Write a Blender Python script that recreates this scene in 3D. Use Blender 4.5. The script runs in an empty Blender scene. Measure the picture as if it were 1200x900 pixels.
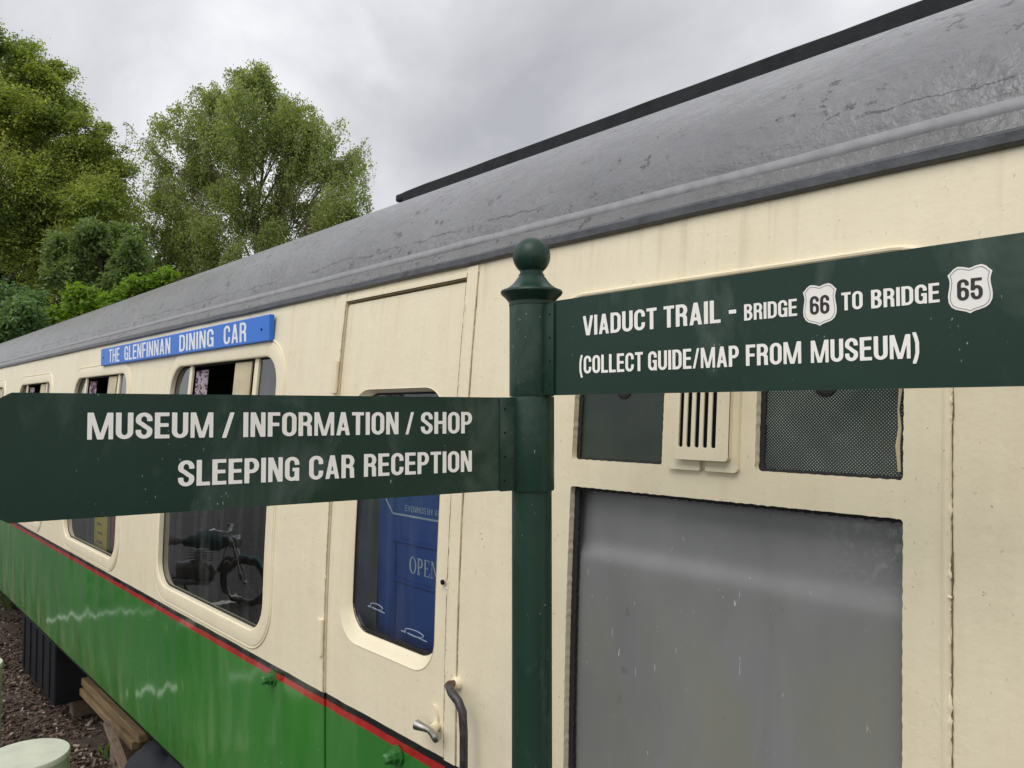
import bpy, math, random
import numpy as np
from mathutils import Vector, Matrix

sc = bpy.context.scene
COL = sc.collection
R_ = math.radians
random.seed(7)
RNG = np.random.default_rng(11)

# ------------------------------------------------------------------ camera, sky, sun, exposure
CAMZ = 2.2
YAW = R_(47.5)
PITCH = math.atan(30 / 893)
FW = Vector((-math.sin(YAW) * math.cos(PITCH), math.cos(YAW) * math.cos(PITCH), math.sin(PITCH)))
RT = Vector((math.cos(YAW), math.sin(YAW), 0))
cam_d = bpy.data.cameras.new('camera')
cam = bpy.data.objects.new('camera', cam_d)
COL.objects.link(cam)
cam.location = (0, 0, CAMZ)
cam.rotation_euler = FW.to_track_quat('-Z', 'Y').to_euler()
cam_d.sensor_width = 36
cam_d.lens = 36 * 893 / 1200
cam_d.clip_start = 0.02
cam_d.clip_end = 2000
sc.camera = cam

SUN_EL, SUN_AZ = R_(52), R_(162)          # azimuth clockwise from +Y: behind the photographer
sun_dir = Vector((math.sin(SUN_AZ) * math.cos(SUN_EL), math.cos(SUN_AZ) * math.cos(SUN_EL), math.sin(SUN_EL)))

world = bpy.data.worlds.new("World")
sc.world = world
world.use_nodes = True
nt = world.node_tree
nt.nodes.clear()


def WN(kind, **kw):
    n = nt.nodes.new(kind)
    for k, v in kw.items():
        setattr(n, k, v)
    return n


out = WN('ShaderNodeOutputWorld')
bg = WN('ShaderNodeBackground')
bg.inputs['Strength'].default_value = 0.1
sky = WN('ShaderNodeTexSky', sky_type='NISHITA', sun_disc=False, sun_elevation=SUN_EL, sun_rotation=SUN_AZ)
tc = WN('ShaderNodeTexCoord')
mp = WN('ShaderNodeMapping')
mp.inputs['Scale'].default_value = (1.0, 1.0, 1.35)
mp.inputs['Location'].default_value = (3.3, 1.6, 0.4)
nz = WN('ShaderNodeTexNoise')
nz.inputs['Scale'].default_value = 2.1
nz.inputs['Detail'].default_value = 9
nz.inputs['Roughness'].default_value = 0.52
nz.inputs['Distortion'].default_value = 0.35
rp = WN('ShaderNodeValToRGB')
el = rp.color_ramp.elements
el[0].position, el[0].color = 0.33, (0.49, 0.492, 0.525, 1)
el[1].position, el[1].color = 0.70, (1.06, 1.06, 1.08, 1)
e = el.new(0.5); e.color = (0.69, 0.69, 0.725, 1)
dot = WN('ShaderNodeVectorMath', operation='DOT_PRODUCT')
dot.inputs[1].default_value = (0.10, -0.62, 0.78)
mr = WN('ShaderNodeMapRange')
mr.inputs['From Min'].default_value = -0.1
mr.inputs['From Max'].default_value = 1.0
mr.inputs['To Min'].default_value = 9.6
mr.inputs['To Max'].default_value = 16.0
vm = WN('ShaderNodeVectorMath', operation='SCALE')
mix = WN('ShaderNodeMix', data_type='RGBA')
mix.inputs['Factor'].default_value = 0.93
L = nt.links.new
L(tc.outputs['Generated'], mp.inputs['Vector'])
L(mp.outputs[0], nz.inputs['Vector'])
L(nz.outputs['Fac'], rp.inputs['Fac'])
L(tc.outputs['Generated'], dot.inputs[0])
L(dot.outputs['Value'], mr.inputs['Value'])
L(rp.outputs['Color'], vm.inputs[0])
L(mr.outputs['Result'], vm.inputs['Scale'])
L(sky.outputs['Color'], mix.inputs['A'])
L(vm.outputs['Vector'], mix.inputs['B'])
L(mix.outputs['Result'], bg.inputs['Color'])
L(bg.outputs[0], out.inputs['Surface'])

sl = bpy.data.lights.new('sun', 'SUN')
sl.energy = 1.4
sl.angle = R_(40)
sl.color = (1.0, 0.98, 0.935)
so = bpy.data.objects.new('sun', sl)
COL.objects.link(so)
so.rotation_euler = sun_dir.to_track_quat('Z', 'Y').to_euler()
so.location = (3, -20, 25)

sc.view_settings.view_transform = 'Standard'
sc.view_settings.look = 'None'
sc.view_settings.exposure = 0.1
sc.view_settings.gamma = 1.0
sc.view_settings.use_curve_mapping = False


# ------------------------------------------------------------------ materials
class Mat:
    """small node helper"""

    def __init__(self, name):
        self.m = bpy.data.materials.new(name)
        self.m.use_nodes = True
        self.nt = self.m.node_tree
        self.nt.nodes.clear()
        self.out = self.n('ShaderNodeOutputMaterial')
        self._pos = None

    def n(self, kind, **kw):
        x = self.nt.nodes.new(kind)
        for k, v in kw.items():
            setattr(x, k, v)
        return x

    def l(self, a, b):
        self.nt.links.new(a, b)

    def pos(self):
        if self._pos is None:
            self._pos = self.n('ShaderNodeNewGeometry').outputs['Position']
        return self._pos

    def objpos(self):
        return self.n('ShaderNodeTexCoord').outputs['Object']

    def noise(self, scale, detail=4, rough=0.55, stretch=(1, 1, 1), dist=0.0, loc=(0, 0, 0), vec=None):
        mp = self.n('ShaderNodeMapping')
        mp.inputs['Scale'].default_value = stretch
        mp.inputs['Location'].default_value = loc
        self.l(vec or self.pos(), mp.inputs['Vector'])
        t = self.n('ShaderNodeTexNoise')
        t.inputs['Scale'].default_value = scale
        t.inputs['Detail'].default_value = detail
        t.inputs['Roughness'].default_value = rough
        t.inputs['Distortion'].default_value = dist
        self.l(mp.outputs[0], t.inputs['Vector'])
        return t.outputs['Fac']

    def voronoi(self, scale, stretch=(1, 1, 1), feature='DISTANCE_TO_EDGE', vec=None):
        mp = self.n('ShaderNodeMapping')
        mp.inputs['Scale'].default_value = stretch
        self.l(vec or self.pos(), mp.inputs['Vector'])
        t = self.n('ShaderNodeTexVoronoi', feature=feature)
        t.inputs['Scale'].default_value = scale
        self.l(mp.outputs[0], t.inputs['Vector'])
        return t.outputs['Distance']

    def ramp(self, fac, a, b, ca=0.0, cb=1.0):
        r = self.n('ShaderNodeMapRange')
        r.inputs['From Min'].default_value = a
        r.inputs['From Max'].default_value = b
        r.inputs['To Min'].default_value = ca
        r.inputs['To Max'].default_value = cb
        self.l(fac, r.inputs['Value'])
        return r.outputs['Result']

    def mixc(self, fac, a, b, mode='MIX'):
        x = self.n('ShaderNodeMix', data_type='RGBA', blend_type=mode)
        for v, s in ((fac, x.inputs['Factor']), (a, x.inputs['A']), (b, x.inputs['B'])):
            if isinstance(v, (int, float)):
                s.default_value = v
            elif isinstance(v, tuple):
                s.default_value = (*v, 1)
            else:
                self.l(v, s)
        return x.outputs['Result']

    def math(self, op, a, b=None):
        x = self.n('ShaderNodeMath', operation=op)
        for v, s in ((a, x.inputs[0]), (b, x.inputs[1])):
            if v is None:
                continue
            if isinstance(v, (int, float)):
                s.default_value = v
            else:
                self.l(v, s)
        return x.outputs[0]

    def bump(self, h, strength=0.3, dist=0.01, prev=None):
        b = self.n('ShaderNodeBump')
        b.inputs['Strength'].default_value = strength
        b.inputs['Distance'].default_value = dist
        self.l(h, b.inputs['Height'])
        if prev is not None:
            self.l(prev, b.inputs['Normal'])
        return b.outputs['Normal']

    def principled(self, color, rough=0.5, normal=None, metal=0.0, spec=0.5, **kw):
        p = self.n('ShaderNodeBsdfPrincipled')
        for v, s in ((color, 'Base Color'), (rough, 'Roughness'), (metal, 'Metallic')):
            if isinstance(v, tuple):
                p.inputs[s].default_value = (*v, 1)
            elif isinstance(v, (int, float)):
                p.inputs[s].default_value = v
            else:
                self.l(v, p.inputs[s])
        p.inputs['Specular IOR Level'].default_value = spec
        for k, v in kw.items():
            p.inputs[k.replace('_', ' ')].default_value = v
        if normal is not None:
            self.l(normal, p.inputs['Normal'])
        self.l(p.outputs[0], self.out.inputs['Surface'])
        return p


M = {}


def plain(name, col, rough=0.5, metal=0.0, nscale=18.0, namt=0.25, bump=0.0, spec=0.5, stretch=(1, 1, 1)):
    m = Mat(name)
    f = m.noise(nscale, 5, 0.6, stretch)
    c = m.mixc(m.ramp(f, 0.3, 0.7), tuple(x * (1 - namt) for x in col), tuple(min(1, x * (1 + namt)) for x in col))
    nrm = m.bump(f, bump, 0.004) if bump else None
    m.principled(c, m.ramp(f, 0.3, 0.7, rough * 0.85, min(1, rough * 1.15)), nrm, metal, spec)
    M[name] = m.m
    return m.m


CREAM = (0.775, 0.69, 0.49)


def cream_nodes(m):
    """hand painted cream gloss: brush relief, faint weather streaks, chips"""
    streak = m.noise(5.0, 5, 0.62, (3.2, 1, 0.35))
    blotch = m.noise(1.7, 4, 0.55)
    c = m.mixc(m.ramp(streak, 0.42, 0.72, 0, 0.6), CREAM, (0.70, 0.595, 0.40))
    c = m.mixc(m.ramp(blotch, 0.35, 0.75, 0.0, 0.55), c, (0.79, 0.70, 0.52))
    chips = m.noise(62, 3, 0.6, loc=(4, 2, 1))
    area = m.noise(3.1, 3, 0.5, loc=(1, 7, 3))
    k = m.math('MULTIPLY', m.ramp(chips, 0.715, 0.735), m.ramp(area, 0.5, 0.62))
    c = m.mixc(k, c, (0.20, 0.145, 0.09))
    sx = m.n('ShaderNodeSeparateXYZ')
    m.l(m.pos(), sx.inputs[0])
    drip = m.noise(13, 5, 0.6, (2.6, 1, 0.10), 0.2, loc=(8, 1, 0))
    dm = m.math('MULTIPLY', m.ramp(drip, 0.54, 0.74), m.ramp(sx.outputs['Z'], 2.30, 2.60, 0.06, 0.42))
    c = m.mixc(dm, c, (0.46, 0.36, 0.22))
    dirt = m.noise(8, 6, 0.7, loc=(2, 6, 6))
    c = m.mixc(m.ramp(dirt, 0.58, 0.80, 0, 0.35), c, (0.52, 0.45, 0.32))
    sp = m.noise(150, 2, 0.5, (1, 1, .55), loc=(9, 2, 5))
    c = m.mixc(m.math('MULTIPLY', m.ramp(sp, 0.70, 0.74), 0.35), c, (0.28, 0.22, 0.13))
    return c


def cream_bump(m):
    n1 = m.noise(10, 5, 0.55)
    n2 = m.noise(48, 5, 0.65)
    n3 = m.noise(2.2, 2, 0.5)
    wr = m.ramp(m.noise(6.5, 5, 0.7, (1, 1, 1.5), 1.1, loc=(3, 3, 3)), 0.55, 0.62)
    b = m.bump(n3, 0.5, 0.02)
    b = m.bump(n1, 0.30, 0.008, b)
    b = m.bump(m.math('MULTIPLY', wr, m.ramp(n3, 0.45, 0.65)), 0.10, 0.003, b)
    return m.bump(n2, 0.30, 0.002, b)


def mat_cream():
    m = Mat('cream_paint')
    m.principled(cream_nodes(m), 0.42, cream_bump(m), spec=0.4)
    M['cream'] = m.m


def mat_livery():
    m = Mat('carriage_livery')
    c = cream_nodes(m)
    sep = m.n('ShaderNodeSeparateXYZ')
    m.l(m.pos(), sep.inputs[0])
    z = m.math('ADD', sep.outputs['Z'], m.math('MULTIPLY', m.math('SUBTRACT', m.noise(9, 3), 0.5), 0.006))
    # green half
    gs = m.noise(3.4, 5, 0.6, (2.2, 1, 0.6), 0.6, loc=(1, 0, 2))
    gb = m.noise(1.1, 3, 0.5)
    far = m.ramp(sep.outputs['X'], -5.2, -8.5, 0, 1)
    g = m.mixc(m.ramp(gb, 0.35, 0.7), (0.026, 0.150, 0.022), (0.042, 0.205, 0.028))
    low = m.ramp(sep.outputs['Z'], 1.05, 0.7, 0.0, 1.0)
    moss = m.math('MULTIPLY', m.ramp(gs, 0.42, 0.66), m.math('ADD', m.math('MULTIPLY', low, 0.26), m.math('MULTIPLY', far, 0.42)))
    g = m.mixc(moss, g, (0.24, 0.30, 0.13))
    gsp = m.noise(85, 3, 0.6, (1, 1, 0.7), loc=(5, 5, 5))
    g = m.mixc(m.math('MULTIPLY', m.ramp(gsp, 0.735, 0.75), 0.8), g, (0.5, 0.55, 0.45))
    gap = m.ramp(z, 1.2575, 1.2565)
    red = m.mixc(m.ramp(m.noise(22, 4, 0.6), 0.4, 0.7), (0.40, 0.022, 0.018), (0.30, 0.016, 0.014))
    c = m.mixc(m.ramp(z, 1.2765, 1.2745), c, (0.012, 0.011, 0.011))
    c = m.mixc(m.ramp(z, 1.2555, 1.2535), c, red)
    c = m.mixc(m.ramp(z, 1.2325, 1.2305), c, g)
    isg = m.ramp(z, 1.2775, 1.2755)
    # relief: brushy cream above, dented gloss sheet below
    n1 = m.noise(10, 5, 0.55)
    n2 = m.noise(48, 5, 0.65)
    wr = m.ramp(m.noise(6.5, 5, 0.7, (1, 1, 1.5), 1.1, loc=(3, 3, 3)), 0.55, 0.62)
    n3 = m.noise(2.2, 2, 0.5)
    top = m.bump(n3, 0.5, 0.02)
    top = m.bump(n1, 0.30, 0.008, top)
    top = m.bump(m.math('MULTIPLY', wr, m.ramp(n3, 0.45, 0.65)), 0.10, 0.003, top)
    top = m.bump(n2, 0.30, 0.002, top)
    d1 = m.noise(3.0, 1.5, 0.4, (1.5, 1, 0.7), 0.2, loc=(2, 2, 0))
    bot = m.bump(d1, 0.55, 0.03)
    bot = m.bump(m.noise(26, 3, 0.5, (1, 1, 0.8)), 0.03, 0.003, bot)
    mixn = m.n('ShaderNodeMix', data_type='VECTOR')
    m.l(isg, mixn.inputs['Factor'])
    m.l(top, mixn.inputs[4])
    m.l(bot, mixn.inputs[5])
    r = m.ramp(isg, 0, 1, 0.42, 0.12)
    m.principled(c, r, mixn.outputs[1], spec=0.5)
    M['livery'] = m.m


def mat_roof():
    m = Mat('roof_grey_paint')
    lich = m.noise(2.2, 6, 0.65, (0.9, 1.3, 1.3))
    fine = m.noise(34, 6, 0.7)
    run = m.noise(5.5, 5, 0.65, (2.6, 0.5, 0.5), 0.5)
    sep = m.n('ShaderNodeSeparateXYZ')
    m.l(m.pos(), sep.inputs[0])
    c = m.mixc(m.ramp(lich, 0.35, 0.7), (0.130, 0.131, 0.137), (0.190, 0.191, 0.197))
    c = m.mixc(m.ramp(run, 0.46, 0.75, 0, 0.55), c, (0.155, 0.15, 0.145))
    skirt = m.ramp(m.math('ADD', sep.outputs['Z'], m.math('MULTIPLY', m.noise(8, 4), 0.02)), 2.676, 2.664)
    c = m.mixc(m.math('MULTIPLY', skirt, m.ramp(m.noise(12, 5, 0.7), 0.3, 0.65, 0.35, 0.95)), c, (0.115, 0.112, 0.108))
    far = m.ramp(sep.outputs['X'], -2.0, -5.5, 0.05, 0.75)
    grn = m.math('MULTIPLY', m.ramp(m.noise(7, 6, 0.7), 0.38, 0.68), far)
    c = m.mixc(grn, c, (0.13, 0.13, 0.098))
    c = m.mixc(m.ramp(fine, 0.60, 0.76, 0, 0.35), c, (0.13, 0.125, 0.12))
    pit = m.noise(21, 4, 0.7, loc=(7, 3, 1))
    patch = m.noise(2.6, 2, 0.5, loc=(2, 9, 4))
    k = m.math('MULTIPLY', m.ramp(pit, 0.60, 0.65), m.ramp(patch, 0.46, 0.56))
    c = m.mixc(k, c, (0.055, 0.05, 0.047))
    # long crack lines running roughly along the gutter
    wob = m.noise(2.4, 6, 0.7, (1, 0.3, 0.3))
    wz = m.math('ADD', sep.outputs['Z'], m.math('MULTIPLY', m.math('SUBTRACT', wob, 0.5), 0.10))
    line = m.math('ABSOLUTE', m.math('SUBTRACT', wz, 2.722))
    wd = m.ramp(m.noise(9, 4, 0.7, loc=(4, 1, 1)), 0.35, 0.7, 0.0006, 0.0042)
    ck = m.math('MULTIPLY', m.math('LESS_THAN', line, wd), m.math('MULTIPLY', m.ramp(m.noise(1.3, 2), 0.40, 0.47), m.ramp(m.noise(14, 3, 0.6, loc=(2, 2, 8)), 0.36, 0.48)))
    flake = m.math('MULTIPLY', m.ramp(m.voronoi(26, (1, 1, 1.4)), 0.05, 0.015), m.math('MULTIPLY', m.ramp(sep.outputs['Z'], 2.80, 2.70), m.ramp(m.noise(4.5, 3, loc=(5, 5, 2)), 0.50, 0.60)))
    c = m.mixc(m.math('MULTIPLY', flake, 0.6), c, (0.07, 0.066, 0.062))
    c = m.mixc(m.math('MULTIPLY', ck, 0.85), c, (0.05, 0.047, 0.045))
    b = m.bump(m.noise(6, 5, 0.6), 0.7, 0.02)
    b = m.bump(m.noise(17, 5, 0.62), 0.7, 0.012, b)
    b = m.bump(m.ramp(m.voronoi(38, feature='F1'), 0.0, 0.45, 1.0, 0.0), 0.16, 0.004, b)
    b = m.bump(m.noise(90, 4, 0.7), 0.35, 0.003, b)
    b = m.bump(m.math('MULTIPLY', m.math('ADD', k, ck), -1), 0.5, 0.004, b)
    m.principled(c, m.ramp(fine, 0.3, 0.7, 0.25, 0.42), b, spec=0.62)
    M['roof'] = m.m


def mat_glass(name, tint=(0.86, 0.9, 0.88), boost=1.45):
    m = Mat(name)
    tr = m.n('ShaderNodeBsdfTransparent')
    tr.inputs[0].default_value = (*tint, 1)
    gl = m.n('ShaderNodeBsdfGlossy')
    gl.inputs['Roughness'].default_value = 0.015
    gl.inputs['Color'].default_value = (0.95, 0.97, 0.97, 1)
    b = m.bump(m.noise(2.2, 3), 0.10, 0.02)
    m.l(b, gl.inputs['Normal'])
    fr = m.n('ShaderNodeFresnel')
    fr.inputs['IOR'].default_value = 1.5
    dirt = m.ramp(m.noise(3.2, 5, 0.65, (4, 1, 0.5)), 0.46, 0.88, 0.005, 0.12)
    ms = m.n('ShaderNodeMixShader')
    m.l(m.math('MINIMUM', m.math('MULTIPLY', fr.outputs[0], boost), 1.0), ms.inputs[0])
    m.l(tr.outputs[0], ms.inputs[1])
    m.l(gl.outputs[0], ms.inputs[2])
    df = m.n('ShaderNodeBsdfDiffuse')
    df.inputs[0].default_value = (0.42, 0.43, 0.40, 1)
    m2 = m.n('ShaderNodeMixShader')
    m.l(dirt, m2.inputs[0])
    m.l(ms.outputs[0], m2.inputs[1])
    m.l(df.outputs[0], m2.inputs[2])
    m.l(m2.outputs[0], m.out.inputs['Surface'])
    M[name] = m.m


def mat_frosted():
    m = Mat('obscured_grey_glass')
    g1 = m.noise(3.4, 5, 0.6, (1.5, 1, 0.8), 0.3)
    g2 = m.noise(3.4, 5, 0.6, (1.6, 1, .7), 0.8, loc=(2.2, 0, 4))
    c = m.mixc(m.ramp(g2, 0.35, 0.7), (0.185, 0.186, 0.184), (0.222, 0.222, 0.219))
    sep = m.n('ShaderNodeSeparateXYZ')
    m.l(m.pos(), sep.inputs[0])
    low = m.ramp(sep.outputs['Z'], 1.90, 1.72)
    c = m.mixc(m.math('MULTIPLY', m.ramp(g1, 0.40, 0.70), m.math('MULTIPLY', low, 0.7)), c, (0.205, 0.207, 0.145))
    sc_ = m.noise(120, 3, 0.6, (1, 1, 0.16), 0.0, loc=(3, 1, 2))
    am = m.noise(5, 2, 0.5, loc=(0, 4, 1))
    c = m.mixc(m.math('MULTIPLY', m.ramp(sc_, 0.69, 0.73), m.ramp(am, 0.46, 0.56)), c, (0.55, 0.56, 0.55))
    dk = m.noise(24, 4, 0.65, loc=(6, 6, 1))
    c = m.mixc(m.ramp(dk, 0.66, 0.72, 0, 0.35), c, (0.08, 0.08, 0.08))
    fz = m.noise(40, 6, 0.75, dist=1.5, loc=(1, 5, 2))
    cor = m.math('MULTIPLY', m.ramp(sep.outputs['X'], -.64, -.50), m.ramp(sep.outputs['Z'], 1.88, 1.99))
    c = m.mixc(m.math('MULTIPLY', m.ramp(fz, 0.50, 0.60), m.math('MULTIPLY', cor, 0.45)), c, (0.48, 0.48, 0.47))
    b = m.bump(m.noise(4, 2), 0.15, 0.01)
    m.principled(c, m.ramp(g1, 0.3, 0.7, 0.30, 0.42), b, spec=0.5)
    M['frosted'] = m.m


def mat_wire():
    m = Mat('wired_mesh_glass')
    sep = m.n('ShaderNodeSeparateXYZ')
    m.l(m.pos(), sep.inputs[0])
    a = 2 * math.pi / 0.0058
    s1 = m.math('SINE', m.math('MULTIPLY', m.math('ADD', sep.outputs['X'], m.math('MULTIPLY', sep.outputs['Z'], 1.0)), a))
    s2 = m.math('SINE', m.math('MULTIPLY', m.math('SUBTRACT', sep.outputs['X'], m.math('MULTIPLY', sep.outputs['Z'], 1.0)), a))
    k = m.ramp(m.math('ADD', s1, s2), 0.35, 1.3)
    cl = m.ramp(m.noise(6, 4, 0.6), 0.3, 0.7, 0.25, 1.0)
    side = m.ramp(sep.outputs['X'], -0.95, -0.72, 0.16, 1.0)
    gr = m.ramp(m.noise(4, 3), 0.35, 0.7)
    basec = m.mixc(gr, (0.010, 0.020, 0.015), (0.030, 0.042, 0.024))
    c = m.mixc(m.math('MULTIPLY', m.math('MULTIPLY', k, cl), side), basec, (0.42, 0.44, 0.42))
    m.principled(c, 0.28, m.bump(k, 0.25, 0.001), spec=0.4)
    M['wire'] = m.m


def mat_signgreen():
    m = Mat('sign_green_enamel')
    f = m.noise(7, 5, 0.6)
    c = m.mixc(m.ramp(f, 0.3, 0.7), (0.010, 0.031, 0.020), (0.014, 0.040, 0.026))
    sm = m.ramp(m.noise(9, 5, 0.65, (1, 1, 0.5), 0.6, loc=(3, 8, 2)), 0.52, 0.78, 0, 0.20)
    c = m.mixc(sm, c, (0.30, 0.36, 0.32))
    sp = m.noise(240, 2, 0.5, (1, 1, .45))
    ar = m.noise(16, 2, 0.5, loc=(1, 1, 9))
    c = m.mixc(m.math('MULTIPLY', m.math('MULTIPLY', m.ramp(sp, 0.70, 0.74), m.ramp(ar, 0.52, 0.60)), 0.7), c, (0.45, 0.50, 0.46))
    b = m.bump(m.noise(300, 3, 0.6), 0.06, 0.0006)
    b = m.bump(m.noise(10, 3, 0.5), 0.10, 0.004, b)
    m.principled(c, m.ramp(f, 0.3, 0.7, 0.30, 0.40), b, spec=0.32)
    M['sign_green'] = m.m


def mat_leaf(name, dark, mid, light, trans=0.35):
    m = Mat(name)
    gi = m.n('ShaderNodeNewGeometry')
    rnd = gi.outputs['Random Per Island']
    cl = m.noise(0.55, 3, 0.6, vec=m.objpos())
    f = m.math('ADD', m.math('MULTIPLY', rnd, 0.5), m.math('MULTIPLY', m.ramp(cl, 0.3, 0.7), 0.5))
    r = m.n('ShaderNodeValToRGB')
    e = r.color_ramp.elements
    e[0].position, e[0].color = 0.12, (*dark, 1)
    e[1].position, e[1].color = 0.92, (*light, 1)
    x = e.new(0.5); x.color = (*mid, 1)
    m.l(f, r.inputs['Fac'])
    p = m.n('ShaderNodeBsdfPrincipled')
    m.l(r.outputs['Color'], p.inputs['Base Color'])
    p.inputs['Roughness'].default_value = 0.5
    p.inputs['Specular IOR Level'].default_value = 0.3
    t = m.n('ShaderNodeBsdfTranslucent')
    m.l(m.mixc(1.0, r.outputs['Color'], (1.35, 1.5, 0.55), 'MULTIPLY'), t.inputs['Color'])
    ms = m.n('ShaderNodeMixShader')
    ms.inputs[0].default_value = trans
    m.l(p.outputs[0], ms.inputs[1])
    m.l(t.outputs[0], ms.inputs[2])
    m.l(ms.outputs[0], m.out.inputs['Surface'])
    M[name] = m.m


mat_cream(); mat_livery(); mat_roof(); mat_frosted(); mat_wire(); mat_signgreen()
mat_glass('glass')
plain('gutter', (0.060, 0.063, 0.069), 0.40, 0, 26, 0.45, 0.8)
plain('ridge_seam', (0.27, 0.27, 0.275), 0.5, 0, 30, 0.16, 0.12)
plain('roof_rail', (0.016, 0.017, 0.019), 0.7, 0, 20, 0.6, 0.8, spec=0.2)
plain('black', (0.006, 0.006, 0.0065), 0.7, 0, 20, 0.3, 0.2, spec=0.2)
plain('grime', (0.16, 0.115, 0.07), 0.8, 0, 50, 0.5, 0.4)
plain('pillar', (0.62, 0.50, 0.36), 0.7, 0, 7, 0.3, 0.3, stretch=(2, 2, .4))
plain('rubber', (0.014, 0.013, 0.012), 0.75, 0, 60, 0.4, 0.5)
plain('dark_wood_inside', (0.050, 0.034, 0.024), 0.5, 0, 6, 0.4, 0.1, stretch=(1, 1, 0.3))
plain('letter_cream', (0.88, 0.85, 0.78), 0.45, 0, 8, 0.04)
plain('letter_black', (0.02, 0.02, 0.02), 0.45)
plain('name_blue', (0.012, 0.150, 0.60), 0.42, 0, 5, 0.12, 0.1)
plain('name_edge', (0.012, 0.05, 0.20), 0.5)
plain('letter_white', (0.76, 0.78, 0.80), 0.5, 0, 40, 0.12)
plain('panel_blue', (0.024, 0.105, 0.42), 0.45, 0, 4, 0.12, 0.1, stretch=(2, 1, 0.4))
plain('old_line', (0.17, 0.21, 0.28), 0.6)
plain('panel_line', (0.70, 0.80, 0.92), 0.5)
plain('steel', (0.42, 0.40, 0.37), 0.26, 1.0, 40, 0.2, 0.1)
plain('rail_grey', (0.055, 0.050, 0.052), 0.38, 0.4, 60, 0.5, 0.5)
plain('rust', (0.13, 0.045, 0.022), 0.8, 0, 60, 0.5, 0.6)
plain('knob_green', (0.028, 0.14, 0.028), 0.28, 0, 20, 0.2, 0.3)
plain('box_black', (0.007, 0.008, 0.010), 0.6, 0, 7, 0.5, 0.4, stretch=(5, 1, 0.4), spec=0.25)
plain('timber', (0.205, 0.142, 0.068), 0.75, 0, 10, 0.35, 0.6, stretch=(0.5, 6, 6))
plain('old_timber', (0.19, 0.135, 0.09), 0.85, 0, 10, 0.4, 0.7, stretch=(0.6, 6, 6))
plain('sack', (0.012, 0.014, 0.020), 0.75, 0, 9, 0.4, 0.7)
plain('bollard', (0.51, 0.53, 0.415), 0.6, 0, 7, 0.14, 0.4)
plain('soil', (0.062, 0.042, 0.030), 0.95, 0, 22, 0.6, 1.0)
plain('asphalt', (0.060, 0.058, 0.058), 0.9, 0, 60, 0.3, 0.6)
plain('line_white', (0.80, 0.80, 0.76), 0.7, 0, 14, 0.08, 0.2)
plain('grass_ground', (0.06, 0.10, 0.03), 0.95, 0, 6, 0.4, 0.6)
plain('bark_birch', (0.17, 0.125, 0.10), 0.85, 0, 6, 0.5, 0.6, stretch=(1, 1, 4))
plain('bark_dark', (0.075, 0.058, 0.045), 0.9, 0, 6, 0.5, 0.8)
plain('teal_paint', (0.008, 0.060, 0.062), 0.35, 0, 6, 0.2)
plain('yellow_paint', (0.80, 0.66, 0.03), 0.45, 0, 5, 0.15)
plain('maroon_cloth', (0.30, 0.025, 0.03), 0.9, 0, 12, 0.4)
plain('cream_cloth', (0.52, 0.45, 0.30), 0.85, 0, 8, 0.15)
plain('brown_cloth', (0.16, 0.10, 0.075), 0.9, 0, 12, 0.4)
plain('dark_steel', (0.10, 0.10, 0.11), 0.35, 0.8, 20, 0.3)
plain('chrome', (0.38, 0.39, 0.40), 0.28, 1.0, 20, 0.4)
plain('leather', (0.03, 0.025, 0.02), 0.5)
mat_leaf('leaf_birch', (0.175, 0.22, 0.075), (0.30, 0.345, 0.135), (0.43, 0.46, 0.22), 0.52)
mat_leaf('leaf_beech', (0.12, 0.175, 0.052), (0.27, 0.315, 0.095), (0.50, 0.47, 0.14), 0.54)
mat_leaf('leaf_ash', (0.08, 0.125, 0.045), (0.155, 0.21, 0.078), (0.26, 0.32, 0.14), 0.45)
mat_leaf('leaf_bush', (0.085, 0.155, 0.020), (0.17, 0.27, 0.035), (0.28, 0.37, 0.065), 0.48)
mat_leaf('leaf_dark', (0.018, 0.038, 0.012), (0.036, 0.066, 0.021), (0.068, 0.105, 0.036), 0.28)
mat_leaf('leaf_fern', (0.07, 0.14, 0.05), (0.13, 0.21, 0.085), (0.22, 0.30, 0.14), 0.42)


def mat_pattern_cloth():
    m = Mat('patterned_cloth')
    v = m.noise(30, 4, 0.7, (1, 1, 1), 1.5)
    c = m.mixc(m.ramp(v, 0.46, 0.54), (0.10, 0.02, 0.05), (0.42, 0.38, 0.42))
    m.principled(c, 0.9)
    M['pattern_cloth'] = m.m


mat_pattern_cloth()


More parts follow.
